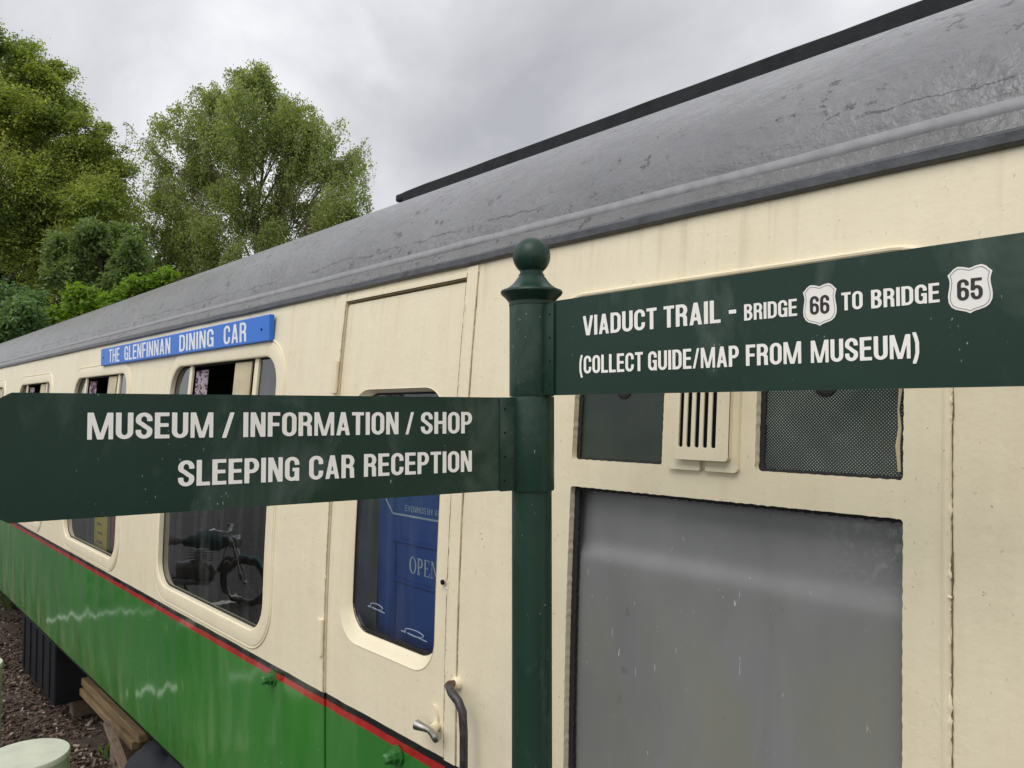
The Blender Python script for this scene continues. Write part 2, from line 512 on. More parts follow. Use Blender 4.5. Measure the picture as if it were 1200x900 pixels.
# ------------------------------------------------------------------ mesh building
class MB:
    def __init__(self):
        self.v, self.f = [], []

    def add(self, vs, fs):
        o = len(self.v)
        self.v += [tuple(p) for p in vs]
        self.f += [tuple(i + o for i in f) for f in fs]

    def quad(self, a, b, c, d):
        self.add([a, b, c, d], [(0, 1, 2, 3)])

    def box(self, c, s, mat=None, bevel=0.0):
        """box about centre c with sizes s, edges chamfered by bevel"""
        hx, hy, hz = (x / 2 for x in s)
        b = min(bevel, hx * .9, hy * .9, hz * .9)
        vs, fs = [], []
        if b <= 0:
            vs = [(x * hx, y * hy, z * hz) for x in (-1, 1) for y in (-1, 1) for z in (-1, 1)]
            fs = [(0, 1, 3, 2), (4, 6, 7, 5), (0, 4, 5, 1), (2, 3, 7, 6), (0, 2, 6, 4), (1, 5, 7, 3)]
        else:
            import bmesh
            bm = bmesh.new()
            bmesh.ops.create_cube(bm, size=2)
            for v in bm.verts:
                v.co = Vector((v.co.x * hx, v.co.y * hy, v.co.z * hz))
            bmesh.ops.bevel(bm, geom=bm.edges[:], offset=b, segments=2, affect='EDGES', profile=0.5)
            bm.verts.index_update()
            vs = [tuple(v.co) for v in bm.verts]
            fs = [tuple(v.index for v in f.verts) for f in bm.faces]
            bm.free()
        m = mat or Matrix.Identity(4)
        self.add([(m @ Vector(p)) + Vector(c) for p in vs], fs)

    def tube(self, pts, rad, n=10, cap=True, flat=1.0):
        pts = [Vector(p) for p in pts]
        rads = rad if isinstance(rad, (list, tuple)) else [rad] * len(pts)
        rings = []
        ref = Vector((0, 0, 1))
        for i, p in enumerate(pts):
            d = (pts[min(i + 1, len(pts) - 1)] - pts[max(i - 1, 0)]).normalized()
            r0 = ref if abs(d.dot(ref)) < 0.95 else Vector((1, 0, 0))
            a = d.cross(r0).normalized()
            b = d.cross(a)
            rings.append([p + (a * math.cos(2 * math.pi * k / n) + b * flat * math.sin(2 * math.pi * k / n)) * rads[i] for k in range(n)])
        vs = [q for r in rings for q in r]
        fs = [(i * n + k, i * n + (k + 1) % n, (i + 1) * n + (k + 1) % n, (i + 1) * n + k) for i in range(len(pts) - 1) for k in range(n)]
        if cap:
            fs += [tuple(range(n - 1, -1, -1)), tuple((len(pts) - 1) * n + k for k in range(n))]
        self.add(vs, fs)

    def lathe(self, prof, c=(0, 0, 0), n=40, mat=None):
        """prof: list of (radius, z)"""
        m = mat or Matrix.Identity(4)
        vs = [(m @ Vector((r * math.cos(2 * math.pi * k / n), r * math.sin(2 * math.pi * k / n), z))) + Vector(c) for r, z in prof for k in range(n)]
        fs = [(i * n + k, i * n + (k + 1) % n, (i + 1) * n + (k + 1) % n, (i + 1) * n + k) for i in range(len(prof) - 1) for k in range(n)]
        fs += [tuple(range(n - 1, -1, -1)), tuple((len(prof) - 1) * n + k for k in range(n))]
        self.add(vs, fs)

    def build(self, name, mat, parent=None, loc=None, smooth=None, origin=None):
        """vertices are in world space; origin moves the object's own origin there"""
        me = bpy.data.meshes.new(name)
        vs = np.array(self.v, dtype=float)
        org = np.array(origin if origin is not None else (0, 0, 0), dtype=float)
        me.from_pydata((vs - org).tolist(), [], self.f)
        me.materials.append(M[mat])
        me.validate()
        if smooth is not None:
            me.polygons.foreach_set('use_smooth', [True] * len(me.polygons))
            me.set_sharp_from_angle(angle=R_(smooth))
        o = bpy.data.objects.new(name, me)
        COL.objects.link(o)
        put(o, parent, org)
        return o


WORLD_LOC = {}


def put(o, parent, wloc):
    wloc = Vector(wloc)
    if parent is not None:
        o.parent = parent
        o.location = wloc - WORLD_LOC[parent.name]
    else:
        o.location = wloc
    WORLD_LOC[o.name] = wloc


def thing(name, loc, label, cat, group=None):
    o = bpy.data.objects.new(name, None)
    COL.objects.link(o)
    o.empty_display_size = 0.2
    put(o, None, loc)
    tag(o, label, cat, group)
    return o


def tag(o, label, cat=None, group=None, kind=None):
    o['label'] = label
    if cat:
        o['category'] = cat
    if group:
        o['group'] = group
    if kind:
        o['kind'] = kind
    return o


def structure(o):
    o['kind'] = 'structure'
    return o


def copy_tree(o, parent, wloc):
    c = o.copy()
    COL.objects.link(c)
    put(c, parent, wloc)
    for ch in o.children:
        copy_tree(ch, c, Vector(wloc) + ch.location)
    return c


# ------------------------------------------------------------------ 2-D shapes (signed distance -> mesh)
def rrect(x0, x1, y0, y1, r):
    cx, cy, hx, hy = (x0 + x1) / 2, (y0 + y1) / 2, (x1 - x0) / 2, (y1 - y0) / 2

    def f(U, V):
        qx = np.abs(U - cx) - hx + r
        qy = np.abs(V - cy) - hy + r
        return np.hypot(np.maximum(qx, 0), np.maximum(qy, 0)) + np.minimum(np.maximum(qx, qy), 0) - r
    return f


def poly_sdf(pts):
    P = np.array(pts, float)

    def f(U, V):
        d = np.full(U.shape, 1e9)
        s = np.ones(U.shape)
        n = len(P)
        j = n - 1
        for i in range(n):
            e = P[j] - P[i]
            wx, wy_ = U - P[i][0], V - P[i][1]
            t = np.clip((wx * e[0] + wy_ * e[1]) / (e @ e), 0, 1)
            d = np.minimum(d, (wx - e[0] * t) ** 2 + (wy_ - e[1] * t) ** 2)
            c1 = V >= P[i][1]
            c2 = V < P[j][1]
            c3 = e[0] * wy_ > e[1] * wx
            flip = (c1 & c2 & c3) | (~c1 & ~c2 & ~c3)
            s = np.where(flip, -s, s)
            j = i
        return s * np.sqrt(d)
    return f


def minus(a, *bs):
    def f(U, V):
        d = a(U, V)
        for b in bs:
            d = np.maximum(d, -b(U, V))
        return d
    return f


def msheet(mb, sdf, u0, u1, v0, v1, res, mapf, thick=0.0, hmax=None):
    """marching squares of sdf<0 -> polygons at height 0, sides of depth thick. mapf(u, v, h) -> point"""
    nu, nv = max(2, int(round((u1 - u0) / res)) + 1), max(2, int(round((v1 - v0) / res)) + 1)
    us, vs = np.linspace(u0, u1, nu), np.linspace(v0, v1, nv)
    U, V = np.meshgrid(us, vs)
    S = sdf(U, V)
    S = np.where(np.abs(S) < 1e-9, 1e-9, S)
    ins = S < 0
    full = ins[:-1, :-1] & ins[:-1, 1:] & ins[1:, :-1] & ins[1:, 1:]
    anyi = ins[:-1, :-1] | ins[:-1, 1:] | ins[1:, :-1] | ins[1:, 1:]
    part = anyi & ~full
    for j in range(nv - 1):
        row = np.concatenate(([0], full[j].astype(np.int8), [0]))
        d = np.diff(row)
        for a, b in zip(np.nonzero(d == 1)[0], np.nonzero(d == -1)[0]):
            ua, ub = us[a], us[b]
            n = 1 if hmax is None else max(1, int(math.ceil((ub - ua) / hmax)))
            for k in range(n):
                p, q = ua + (ub - ua) * k / n, ua + (ub - ua) * (k + 1) / n
                mb.quad(mapf(p, vs[j], 0), mapf(q, vs[j], 0), mapf(q, vs[j + 1], 0), mapf(p, vs[j + 1], 0))
    for j, i in zip(*np.nonzero(part)):
        cs = [(us[i], vs[j], S[j, i]), (us[i + 1], vs[j], S[j, i + 1]), (us[i + 1], vs[j + 1], S[j + 1, i + 1]), (us[i], vs[j + 1], S[j + 1, i])]
        poly, cross = [], []
        for k in range(4):
            a, b = cs[k], cs[(k + 1) % 4]
            if a[2] < 0:
                poly.append((a[0], a[1]))
            if (a[2] < 0) != (b[2] < 0):
                t = a[2] / (a[2] - b[2])
                p = (a[0] + (b[0] - a[0]) * t, a[1] + (b[1] - a[1]) * t)
                poly.append(p)
                cross.append((p, a[2] < 0))
        if len(poly) < 3:
            continue
        mb.add([mapf(p[0], p[1], 0) for p in poly], [tuple(range(len(poly)))])
        if thick and len(cross) == 2:
            (p, pin), (q, _) = cross
            if not pin:
                p, q = q, p
            mb.quad(mapf(*p, 0), mapf(*p, -thick), mapf(*q, -thick), mapf(*q, 0))


# ------------------------------------------------------------------ lettering: bold condensed capitals drawn as strokes
def arc(cx, cy, rx, ry, a0, a1, n=14):
    return [(cx + rx * math.cos(R_(a0 + (a1 - a0) * k / n)), cy + ry * math.sin(R_(a0 + (a1 - a0) * k / n))) for k in range(n + 1)]


def glyphs(s, h):
    a, b = s / 2, h / 2
    G = {}

    def oval(w, q=.27):
        rx = w / 2 - a
        return [(a, q), (a, 1 - q)] + arc(w / 2, 1 - q, rx, q - b, 180, 0) + [(w - a, q)] + arc(w / 2, q, rx, q - b, 0, -180)
    st = [(a, -.1), (a, 1.1)]
    G['I'] = (s, [st])
    G['L'] = (.46, [st, [(0, b), (.46, b)]])
    G['E'] = (.49, [st, [(0, b), (.49, b)], [(0, 1 - b), (.48, 1 - b)], [(0, .515), (.455, .515)]])
    G['F'] = (.46, [st, [(0, 1 - b), (.46, 1 - b)], [(0, .50), (.43, .50)]])
    G['T'] = (.50, [[(0, 1 - b), (.50, 1 - b)], [(.25, -.1), (.25, 1 - b)]])
    w = .56
    G['H'] = (w, [st, [(w - a, -.1), (w - a, 1.1)], [(a, .52), (w - a, .52)]])
    G['N'] = (w, [st, [(w - a, -.1), (w - a, 1.1)], [(a - .032, 1.15), (w - a + .032, -.15)]])
    w = .80
    a_ = a * .86
    G['M'] = (w, [[(a_, -.1), (a_, 1.1)], [(w - a_, -.1), (w - a_, 1.1)], [(a_ - .0, 1.15), (w / 2 + .02, -.15)], [(w - a_ + .0, 1.15), (w / 2 - .02, -.15)]])
    w = .58
    G['A'] = (w, [[(a * .75, -.15), (w / 2 - a * .22 + .04, 1.15)], [(w - a * .75, -.15), (w / 2 + a * .22 - .04, 1.15)], [(.14, .27), (w - .14, .27)]])
    w = .56
    G['V'] = (w, [[(a * .75 - .03, 1.15), (w / 2 + .0, -.12)], [(w - a * .75 + .03, 1.15), (w / 2 - .0, -.12)]])
    w = .55
    G['U'] = (w, [[(a, 1.1), (a, .27)] + arc(w / 2, .27, w / 2 - a, .27 - b, 180, 360) + [(w - a, 1.1)]])
    G['O'] = (w, [oval(w) + [(a, .27), (a, .5)]])
    G['C'] = (w, [[(w - a, .64), (w - a, .73)] + arc(w / 2, .73, w / 2 - a, .27 - b, 0, 180) + [(a, .27)] + arc(w / 2, .27, w / 2 - a, .27 - b, 180, 360) + [(w - a, .37)]])
    G['G'] = (w, [[(w - a, .66), (w - a, .73)] + arc(w / 2, .73, w / 2 - a, .27 - b, 0, 180) + [(a, .27)] + arc(w / 2, .27, w / 2 - a, .27 - b, 180, 360) + [(w - a, .53)],
                  [(.29, .47), (w, .47)], [(w - a * .6, 0), (w - a * .6, .3)]])
    w = .55
    G['D'] = (w, [st, [(0, 1 - b), (.26, 1 - b)] + arc(.26, .72, w - a - .26, .28 - b, 90, 0) + [(w - a, .28)] + arc(.26, .28, w - a - .26, .28 - b, 0, -90) + [(0, b)]])
    w = .53
    G['P'] = (w, [st, [(0, 1 - b), (.28, 1 - b)] + arc(.28, .70, w - a - .28, .30 - b, 90, -90) + [(0, .40 + b)]])
    G['R'] = (w + .01, [st, [(0, 1 - b), (.28, 1 - b)] + arc(.28, .72, w - a - .28, .28 - b, 90, -90) + [(0, .44 + b)],
                        [(.26, .44 + b)] + arc(.28, .34, w - a - .28 - .01, .16, 70, 0) + [(w - a - .01, .12), (w - a + .015, -.1)]])
    G['B'] = (w + .01, [st, [(0, 1 - b), (.28, 1 - b)] + arc(.28, .745, w - a - .30, .255 - b, 90, -90) + [(0, .49 + b)],
                        [(0, .49 + b), (.28, .49 + b)] + arc(.28, .2825, w - a - .28, .2825 - b, 90, -90) + [(0, b)]])
    w = .54
    up_, lo = .735, .265
    G['S'] = (w, [[(w - a, .67), (w - a, up_)] + arc(w / 2, up_, w / 2 - a, .265 - b, 0, 180, 18)[0:] + [(a, .70)] + arc(.24, .69, .24 - a, .12, 180, 245, 6)
                  + arc(w - .24, .31, .24 - a, .12, 65, 0, 6) + [(w - a, lo)] + arc(w / 2, lo, w / 2 - a, .265 - b, 0, -180, 18) + [(a, .34)]])
    G['Y'] = (w, [[(a * .7, 1.15), (w / 2, .40)], [(w - a * .7, 1.15), (w / 2, .40)], [(w / 2, -.1), (w / 2, .42)]])
    G['/'] = (.38, [[(.04, -.12), (.34, 1.12)]])
    G['-'] = (.34, [[(0, .36), (.34, .36)]])
    G['('] = (.26, [[(.24, 1.16), (.14, .86), (a, .62), (a, .22), (.14, -.02), (.24, -.3)]])
    G[')'] = (.26, [[(.02, 1.16), (.12, .86), (.26 - a, .62), (.26 - a, .22), (.12, -.02), (.02, -.3)]])
    w = .52
    G['6'] = (w, [[(w - a, .70), (w - a, .75)] + arc(w / 2, .75, w / 2 - a, .25 - b, 0, 180) + [(a, .27)] + arc(w / 2, .25, w / 2 - a, .25 - b, 180, 360) + [(w - a, .36)] + arc(w / 2, .36, w / 2 - a, .25 - b, 0, 160)])
    G['5'] = (w, [[(.07, 1 - b), (w - .03, 1 - b)], [(a + .02, 1.0), (a - .0, .44)], [(a, .50)] + arc(w / 2, .38, w / 2 - a, .28 - b, 145, 0) + [(w - a, .27)] + arc(w / 2, .27, w / 2 - a, .27 - b, 0, -180) + [(a, .32)]])
    return G


def glyph_sdf(strokes, s, h, clip):
    kx, ky = 1 / s, 1 / h

    def f(U, V):
        d = np.full(U.shape, 1e9)
        for st in strokes:
            P = [(p[0] * kx, p[1] * ky) for p in st]
            X, Y = U * kx, V * ky
            for i in range(len(P) - 1):
                (x0, y0), (x1, y1) = P[i], P[i + 1]
                ln = math.hypot(x1 - x0, y1 - y0)
                if ln < 1e-6:
                    continue
                tx, ty = (x1 - x0) / ln, (y1 - y0) / ln
                t = (X - x0) * tx + (Y - y0) * ty
                q = np.abs((X - x0) * ty - (Y - y0) * tx)
                d = np.minimum(d, np.maximum(q - .5, np.maximum(-t, t - ln)))
                if i > 0:
                    d = np.minimum(d, np.hypot(X - x0, Y - y0) - .5)
        d = d * min(s, h)
        if clip is not None:
            d = np.maximum(d, np.maximum(clip[0] - U, U - clip[1]))
            d = np.maximum(d, np.maximum(clip[2] - V, V - clip[3]))
        return d
    return f


def letters(mb, text, u0, u1, z0, cap, mapf, s=.178, h=.142, gap=.075, space=.26, res=1 / 44):
    """set text between u0 and u1 on baseline z0"""
    G = glyphs(s, h)
    x = 0
    lay = []
    for ch in text:
        if ch == ' ':
            x += space
            continue
        w, st = G[ch]
        lay.append((ch, x, w, st))
        x += w + gap
    tot = x - gap
    k = (u1 - u0) / tot
    for ch, x0, w, st in lay:
        par = ch in '()'
        f = glyph_sdf(st, s * (.8 if par else .72 if ch == '/' else .80 if ch == 'M' else .92 if ch in 'NAV' else 1), h * (1.15 if ch == '-' else 1), (0, w, -.22 if par else 0, 1.06 if par else 1))
        msheet(mb, f, -.02, w + .02, -.25 if par else -.02, 1.1 if par else 1.02, res, lambda u, v, hh, x0=x0: mapf(u0 + (x0 + u) * k, z0 + v * cap, hh))


# ------------------------------------------------------------------ ground
g = MB()
g.quad((-400, -400, -0.30), (400, -400, -0.30), (400, 400, -0.30), (-400, 400, -0.30))
structure(g.build('ground', 'grass_ground'))
g = MB()
for x0, x1 in [(-60, 30)]:
    g.quad((x0, -14, 0), (x1, -14, 0), (x1, 0.78, 0), (x0, 0.78, 0))
    g.quad((x0, 0.78, 0), (x1, 0.78, 0), (x1, 0.78, -.28), (x0, 0.78, -.28))
    g.quad((x0, -14, 0), (x0, -14, -.3), (x1, -14, -.3), (x1, -14, 0))
structure(g.build('car_park_asphalt', 'asphalt'))
# mulch bank falling away under the carriage
g = MB()
xs = np.linspace(-30, 8, 191)
ys = np.linspace(0.781, 4.6, 20)
zz = {}
for i, x in enumerate(xs):
    for j, y in enumerate(ys):
        base = np.interp(y, [0.78, 1.0, 1.7, 2.4, 4.6], [0.012, 0.0, -0.10, -0.14, -0.14])
        zz[i, j] = (x, y, base + (RNG.normal() * 0.012 if j > 0 else 0))
for i in range(len(xs) - 1):
    for j in range(len(ys) - 1):
        g.quad(zz[i, j], zz[i + 1, j], zz[i + 1, j + 1], zz[i, j + 1])
structure(g.build('mulch_bank', 'soil'))
# bark and stone chips
N = 16000
g = MB()
cx = -4.2 - RNG.random(N) ** 1.3 * 12
cy = 0.8 + RNG.random(N) * 1.7
for x, y in zip(cx, cy):
    z = np.interp(y, [0.78, 1.0, 1.7, 2.4, 4.6], [0.012, 0.0, -0.10, -0.14, -0.14]) + RNG.random() * 0.02
    ln, wd, th = 0.016 + RNG.random() * 0.04, 0.008 + RNG.random() * 0.014, 0.004 + RNG.random() * .01
    m = Matrix.Rotation(RNG.random() * 6.28, 4, 'Z') @ Matrix.Rotation(RNG.normal() * .4, 4, 'Y') @ Matrix.Rotation(RNG.normal() * .4, 4, 'X')
    g.box((x, y, z), (ln, wd, th), m)
mm = Mat('bark_chips')
rnd = mm.n('ShaderNodeNewGeometry').outputs['Random Per Island']
rr = mm.n('ShaderNodeValToRGB')
rr.color_ramp.elements[0].color = (0.035, 0.022, 0.017, 1)
rr.color_ramp.elements[1].color = (0.36, 0.30, 0.245, 1)
e = rr.color_ramp.elements.new(.45); e.color = (0.092, 0.058, 0.040, 1)
e = rr.color_ramp.elements.new(.85); e.color = (0.155, 0.112, 0.082, 1)
mm.l(rnd, rr.inputs[0])
mm.principled(rr.outputs[0], 0.9)
M['chips'] = mm.m
tag(g.build('bark_chippings', 'chips'), 'loose brown bark and stone chippings on the ground beneath the carriage', 'bark chips', kind='stuff')
g = MB()
for x in (-6.2, -8.95):
    g.quad((x - .07, -1.8, .004), (x + .07, -1.8, .004), (x + .07, .72, .004), (x - .07, .72, .004))
structure(g.build('parking_lines', 'line_white'))

# rails
for y in (1.93, 3.37):
    g = MB()
    prof = [(-.065, 0), (.065, 0), (.065, .012), (.012, .03), (.012, .10), (.034, .115), (.034, .145), (-.034, .145), (-.034, .115), (-.012, .10), (-.012, .03), (-.065, .012)]
    n = len(prof)
    vs = [(x, y + p[0], -.13 + p[1]) for x in (-26, 6) for p in prof]
    g.add(vs, [(k, (k + 1) % n, n + (k + 1) % n, n + k) for k in range(n)] + [tuple(range(n))])
    o = g.build('rail', 'rust')
    tag(o, 'rusty steel rail under the near side of the carriage' if y < 2 else 'rusty steel rail under the far side of the carriage', 'rail', 'rails under the carriage')

# ------------------------------------------------------------------ carriage
X0, X1 = -19.0, 3.2
ZB, ZT = 0.59, 2.612
YW, RW_ = 1.25, 11.6


def wy(z, h=0.0):
    return YW + (z - 1.24) ** 2 / (2 * RW_) - h


coach = thing('railway_carriage', (-7.9, 2.62, 0), 'long cream and green railway carriage with grey roof and red and black waist lines', 'railway carriage')


def grid(mb, xs, zs, holes, h=0.0, ret=0.0, flip=False):
    for i in range(len(xs) - 1):
        for j in range(len(zs) - 1):
            cx, cz = (xs[i] + xs[i + 1]) / 2, (zs[j] + zs[j + 1]) / 2
            if any(a < cx < b and c < cz < d for a, b, c, d in holes):
                continue
            mb.quad((xs[i], wy(zs[j], h), zs[j]), (xs[i + 1], wy(zs[j], h), zs[j]), (xs[i + 1], wy(zs[j + 1], h), zs[j + 1]), (xs[i], wy(zs[j + 1], h), zs[j + 1]))
    if ret:
        for a, b, c, d in holes:
            zq = [z for z in zs if c - 1e-6 <= z <= d + 1e-6]
            for x in (a, b):
                for k in range(len(zq) - 1):
                    mb.quad((x, wy(zq[k], h), zq[k]), (x, wy(zq[k], h - ret), zq[k]), (x, wy(zq[k + 1], h - ret), zq[k + 1]), (x, wy(zq[k + 1], h), zq[k + 1]))
            for z in (c, d):
                mb.quad((a, wy(z, h), z), (b, wy(z, h), z), (b, wy(z, h - ret), z), (a, wy(z, h - ret), z))


WZ0, WZ1 = 1.358, 2.412
WC = [-3.325, -5.21, -7.09, -8.97, -10.85, -12.73, -14.61, -16.49]     # window centres
WW = 1.18
DX0, DX1, DZ1 = -2.272, -1.626, 2.562                                  # door opening
BX0, BX1 = -1.19, -0.474                                               # big window
holes = [(c - WW / 2 - .004, c + WW / 2 + .004, WZ0 - .004, WZ1 + .004) for c in WC]
holes.append((DX0, DX1, ZB - .01, DZ1))
holes.append((BX0 - .03, BX1 + .03, 1.16, 2.42))
holes.append((0.75, 1.85, WZ0, WZ1))
xs = sorted({X0, X1} | {x for hh in holes for x in hh[:2]} | set(np.linspace(X0, X1, 60)))
zs = sorted({ZB, ZT} | {z for hh in holes for z in hh[2:] if z > ZB} | set(np.linspace(ZB, ZT, 30)))
b = MB()
grid(b, xs, zs, holes, 0.0)
side = b.build('body_side', 'livery', coach, smooth=20)
b = MB()
grid(b, xs, zs, holes, 0.0, 0.05)
# keep only the returns
b2 = MB()
grid(b2, xs, zs, holes, 0.0)
keep = b.f[len(b2.f):]
b.f = keep
b.build('opening_reveal', 'livery', coach)
b = MB()
grid(b, xs, zs, holes, -0.06)
b.build('inner_lining', 'dark_wood_inside', coach)
# ends, far side, floor, ceiling, underside
b = MB()
YF = 3.95
b.quad((X0, YF, ZB), (X1, YF, ZB), (X1, YF, ZT), (X0, YF, ZT))
for x in (X0, X1):
    zq = np.linspace(ZB, ZT, 12)
    for k in range(11):
        b.quad((x, wy(zq[k]), zq[k]), (x, YF, zq[k]), (x, YF, zq[k + 1]), (x, wy(zq[k + 1]), zq[k + 1]))
b.build('far_side_and_ends', 'livery', coach)
b = MB()
b.quad((X0, 1.32, .78), (X1, 1.32, .78), (X1, YF - .05, .78), (X0, YF - .05, .78))
b.quad((X0, 1.36, 2.58), (X1, 1.36, 2.58), (X1, YF - .05, 2.58), (X0, YF - .05, 2.58))
b.quad((X0, YF - .06, .78), (X1, YF - .06, .78), (X1, YF - .06, 2.58), (X0, YF - .06, 2.58))
for xp in (-2.62, -1.36, 0.3):     # cross partitions by the vestibule
    b.box((xp, 2.64, 1.68), (.04, 2.5, 1.78))
b.build('interior_lining', 'dark_wood_inside', coach)
b = MB()
b.box((-7.9, 2.6, .56), (X1 - X0 - .02, 2.60, .05))
b.box((-7.9, 1.95, .46), (X1 - X0 - .1, .10, .15))
b.box((-7.9, 3.3, .46), (X1 - X0 - .1, .10, .15))
b.build('underframe', 'black', coach)
# roof: lower lip, gutter strip, seam ridge, long elliptical shell
prof = [(1.338, 2.617)] + [(1.352, 2.645)]
cy, rz, ry = 2.62, 0.57, 1.262
for t in np.linspace(3, 177, 60):
    prof.append((cy - ry * math.cos(R_(t)), 2.632 + rz * math.sin(R_(t))))
prof.append((3.95, 2.61))
b = MB()
xs_r = np.linspace(X0 - .03, X1 + .03, 45)
np_ = len(prof)
b.add([(x, p[0], p[1]) for x in xs_r for p in prof], [(i * np_ + k, (i + 1) * np_ + k, (i + 1) * np_ + k + 1, i * np_ + k + 1) for i in range(len(xs_r) - 1) for k in range(np_ - 1)])
for i in (0, len(xs_r) - 1):
    b.f.append(tuple(i * np_ + k for k in range(np_)))
roof = b.build('roof', 'roof', coach, smooth=35)
roofc = roof


def xsweep(mb, pr, x0, x1, n=60, wob=0.0):
    m = len(pr)
    X = np.linspace(x0, x1, n)
    vs = []
    for x in X:
        dy, dz = (RNG.normal() * wob, RNG.normal() * wob) if wob else (0, 0)
        vs += [(x, p[0] + dy, p[1] + dz) for p in pr]
    mb.add(vs, [(i * m + k, (i + 1) * m + k, (i + 1) * m + (k + 1) % m, i * m + (k + 1) % m) for i in range(n - 1) for k in range(m)] + [tuple(range(m)), tuple((n - 1) * m + k for k in range(m))])


b = MB()
xsweep(b, [(1.322, 2.597), (1.316, 2.602), (1.316, 2.618), (1.322, 2.624), (1.365, 2.632), (1.365, 2.597)], X0 - .03, X1 + .03, 120, .0008)
b.build('gutter', 'gutter', roof, smooth=40)
b = MB()
xsweep(b, [(1.333, 2.5935), (1.333, 2.5965), (1.36, 2.5965), (1.36, 2.5935)], X0, X1, 40, .0006)
b.build('gutter_bead', 'cream', roof)
b = MB()
xsweep(b, [(1.3605, 2.6600), (1.3582, 2.6650), (1.3585, 2.672), (1.3615, 2.682), (1.385, 2.69), (1.39, 2.66)], X0 - .03, X1 + .03, 160, .0009)
b.build('roof_seam', 'ridge_seam', roof, smooth=45)
b = MB()
xsweep(b, [(1.93, 3.08), (1.935, 3.178), (1.95, 3.187), (2.04, 3.195), (2.055, 3.187), (2.06, 3.10)], -2.84, X1 - .1, 40, .0006)
b.box((-2.87, 1.99, 3.165), (.08, .10, .035), bevel=.01)
b.build('roof_rail', 'roof_rail', roof, smooth=30)

# ---- window frames swept round rounded rectangles on the curved side
def ring_pts(x0, x1, z0, z1, r, off, n=8):
    x0, x1, z0, z1, r = x0 - off, x1 + off, z0 - off, z1 + off, max(r + off, .001)
    pts = []
    for cx, cz, a in ((x1 - r, z1 - r, 0), (x0 + r, z1 - r, 90), (x0 + r, z0 + r, 180), (x1 - r, z0 + r, 270)):
        pts += [(cx + r * math.cos(R_(a + 90 * k / n)), cz + r * math.sin(R_(a + 90 * k / n))) for k in range(n + 1)]
    # long sides need steps to follow the curve
    out_ = []
    for i, p in enumerate(pts):
        q = pts[(i + 1) % len(pts)]
        out_.append(p)
        d = abs(q[1] - p[1])
        m_ = int(d / .12)
        for k in range(1, m_ + 1):
            t = k / (m_ + 1)
            out_.append((p[0] + (q[0] - p[0]) * t, p[1] + (q[1] - p[1]) * t))
    return out_


def frame_sweep(mb, x0, x1, z0, z1, r, prof):
    rings = [[(x, wy(z, h), z) for x, z in ring_pts(x0, x1, z0, z1, r, off)] for off, h in prof]
    n = len(rings[0])
    assert all(len(q) == n for q in rings)
    mb.add([p for q in rings for p in q], [(i * n + k, i * n + (k + 1) % n, (i + 1) * n + (k + 1) % n, (i + 1) * n + k) for i in range(len(rings) - 1) for k in range(n)])


def curved_rect(mb, x0, x1, z0, z1, h, nz=10):
    zz = np.linspace(z0, z1, nz)
    for k in range(nz - 1):
        mb.quad((x0, wy(zz[k], h), zz[k]), (x1, wy(zz[k], h), zz[k]), (x1, wy(zz[k + 1], h), zz[k + 1]), (x0, wy(zz[k + 1], h), zz[k + 1]))


def slab(mb, x0, x1, z0, z1, h0, h1, nz=6):
    """curved bar between depths h0 (back) and h1 (front)"""
    zz = np.linspace(z0, z1, nz)
    vs, fs = [], []
    for z in zz:
        vs += [(x0, wy(z, h0), z), (x0, wy(z, h1), z), (x1, wy(z, h1), z), (x1, wy(z, h0), z)]
    for i in range(nz - 1):
        for k in range(4):
            fs.append((i * 4 + k, i * 4 + (k + 1) % 4, (i + 1) * 4 + (k + 1) % 4, (i + 1) * 4 + k))
    fs += [(0, 1, 2, 3), tuple((nz - 1) * 4 + k for k in range(4))]
    mb.add(vs, fs)


FRAME_PROF = [(.002, -.045), (-.003, -.028), (-.004, .002), (-.001, .005), (.004, .0062), (.052, .0062), (.0575, .0052), (.0595, .0008), (.0615, .004), (.066, .0052), (.069, .0035), (.0705, -.002)]


def make_window(cx):
    w = WW / 2
    x0, x1 = cx - w, cx + w
    b = MB()
    frame_sweep(b, x0, x1, WZ0, WZ1, .125, FRAME_PROF)
    win = b.build('window', 'cream', coach, smooth=35, origin=(cx, 0, 0))
    zt = 2.075
    org = (cx, 0, 0)

    def piece(name, mat, *args, fn=slab):
        q = MB()
        fn(q, *args)
        return q.build(name, mat, win, origin=org)
    piece('pane', 'glass', x0, x1, WZ0, zt, -.020, fn=curved_rect)
    piece('top_light', 'glass', x0, x0 + .205, zt, WZ1, -.020, 4, fn=curved_rect)
    piece('top_light', 'glass', x1 - .215, x1, zt, WZ1, -.020, 4, fn=curved_rect)
    piece('mullion', 'cream', x0 + .205, x0 + .240, zt, WZ1, -.022, -.012)
    piece('mullion', 'cream', x1 - .250, x1 - .213, zt, WZ1, -.022, -.012)
    piece('transom', 'cream', x0, x1, zt - .03, zt, -.022, -.008, 2)
    b = MB()    # a gathered curtain, one wavy sheet
    cols = [(x0 + .222 + k * .006, -.030 - .014 * (.5 + .5 * math.sin(k * 1.15))) for k in range(25)]
    for k in range(24):
        (xa, ha), (xb, hb) = cols[k], cols[k + 1]
        b.quad((xa, wy(2.08, ha), 2.08), (xb, wy(2.08, hb), 2.08), (xb, wy(2.385, hb), 2.385), (xa, wy(2.385, ha), 2.385))
    b.build('patterned_curtain', 'pattern_cloth', win, smooth=50, origin=org)
    piece('vent_slide', 'cream_cloth', x1 - .45, x1 - .285, 2.08, 2.398, -.020, -.014)
    b = MB()
    frame_sweep(b, x0 + .002, x1 - .002, WZ0 + .002, WZ1 - .002, .12, [(.0, -.019), (-.010, -.0185), (-.010, -.0205)])
    b.build('gasket', 'rubber', win, origin=(cx, 0, 0))
    return win


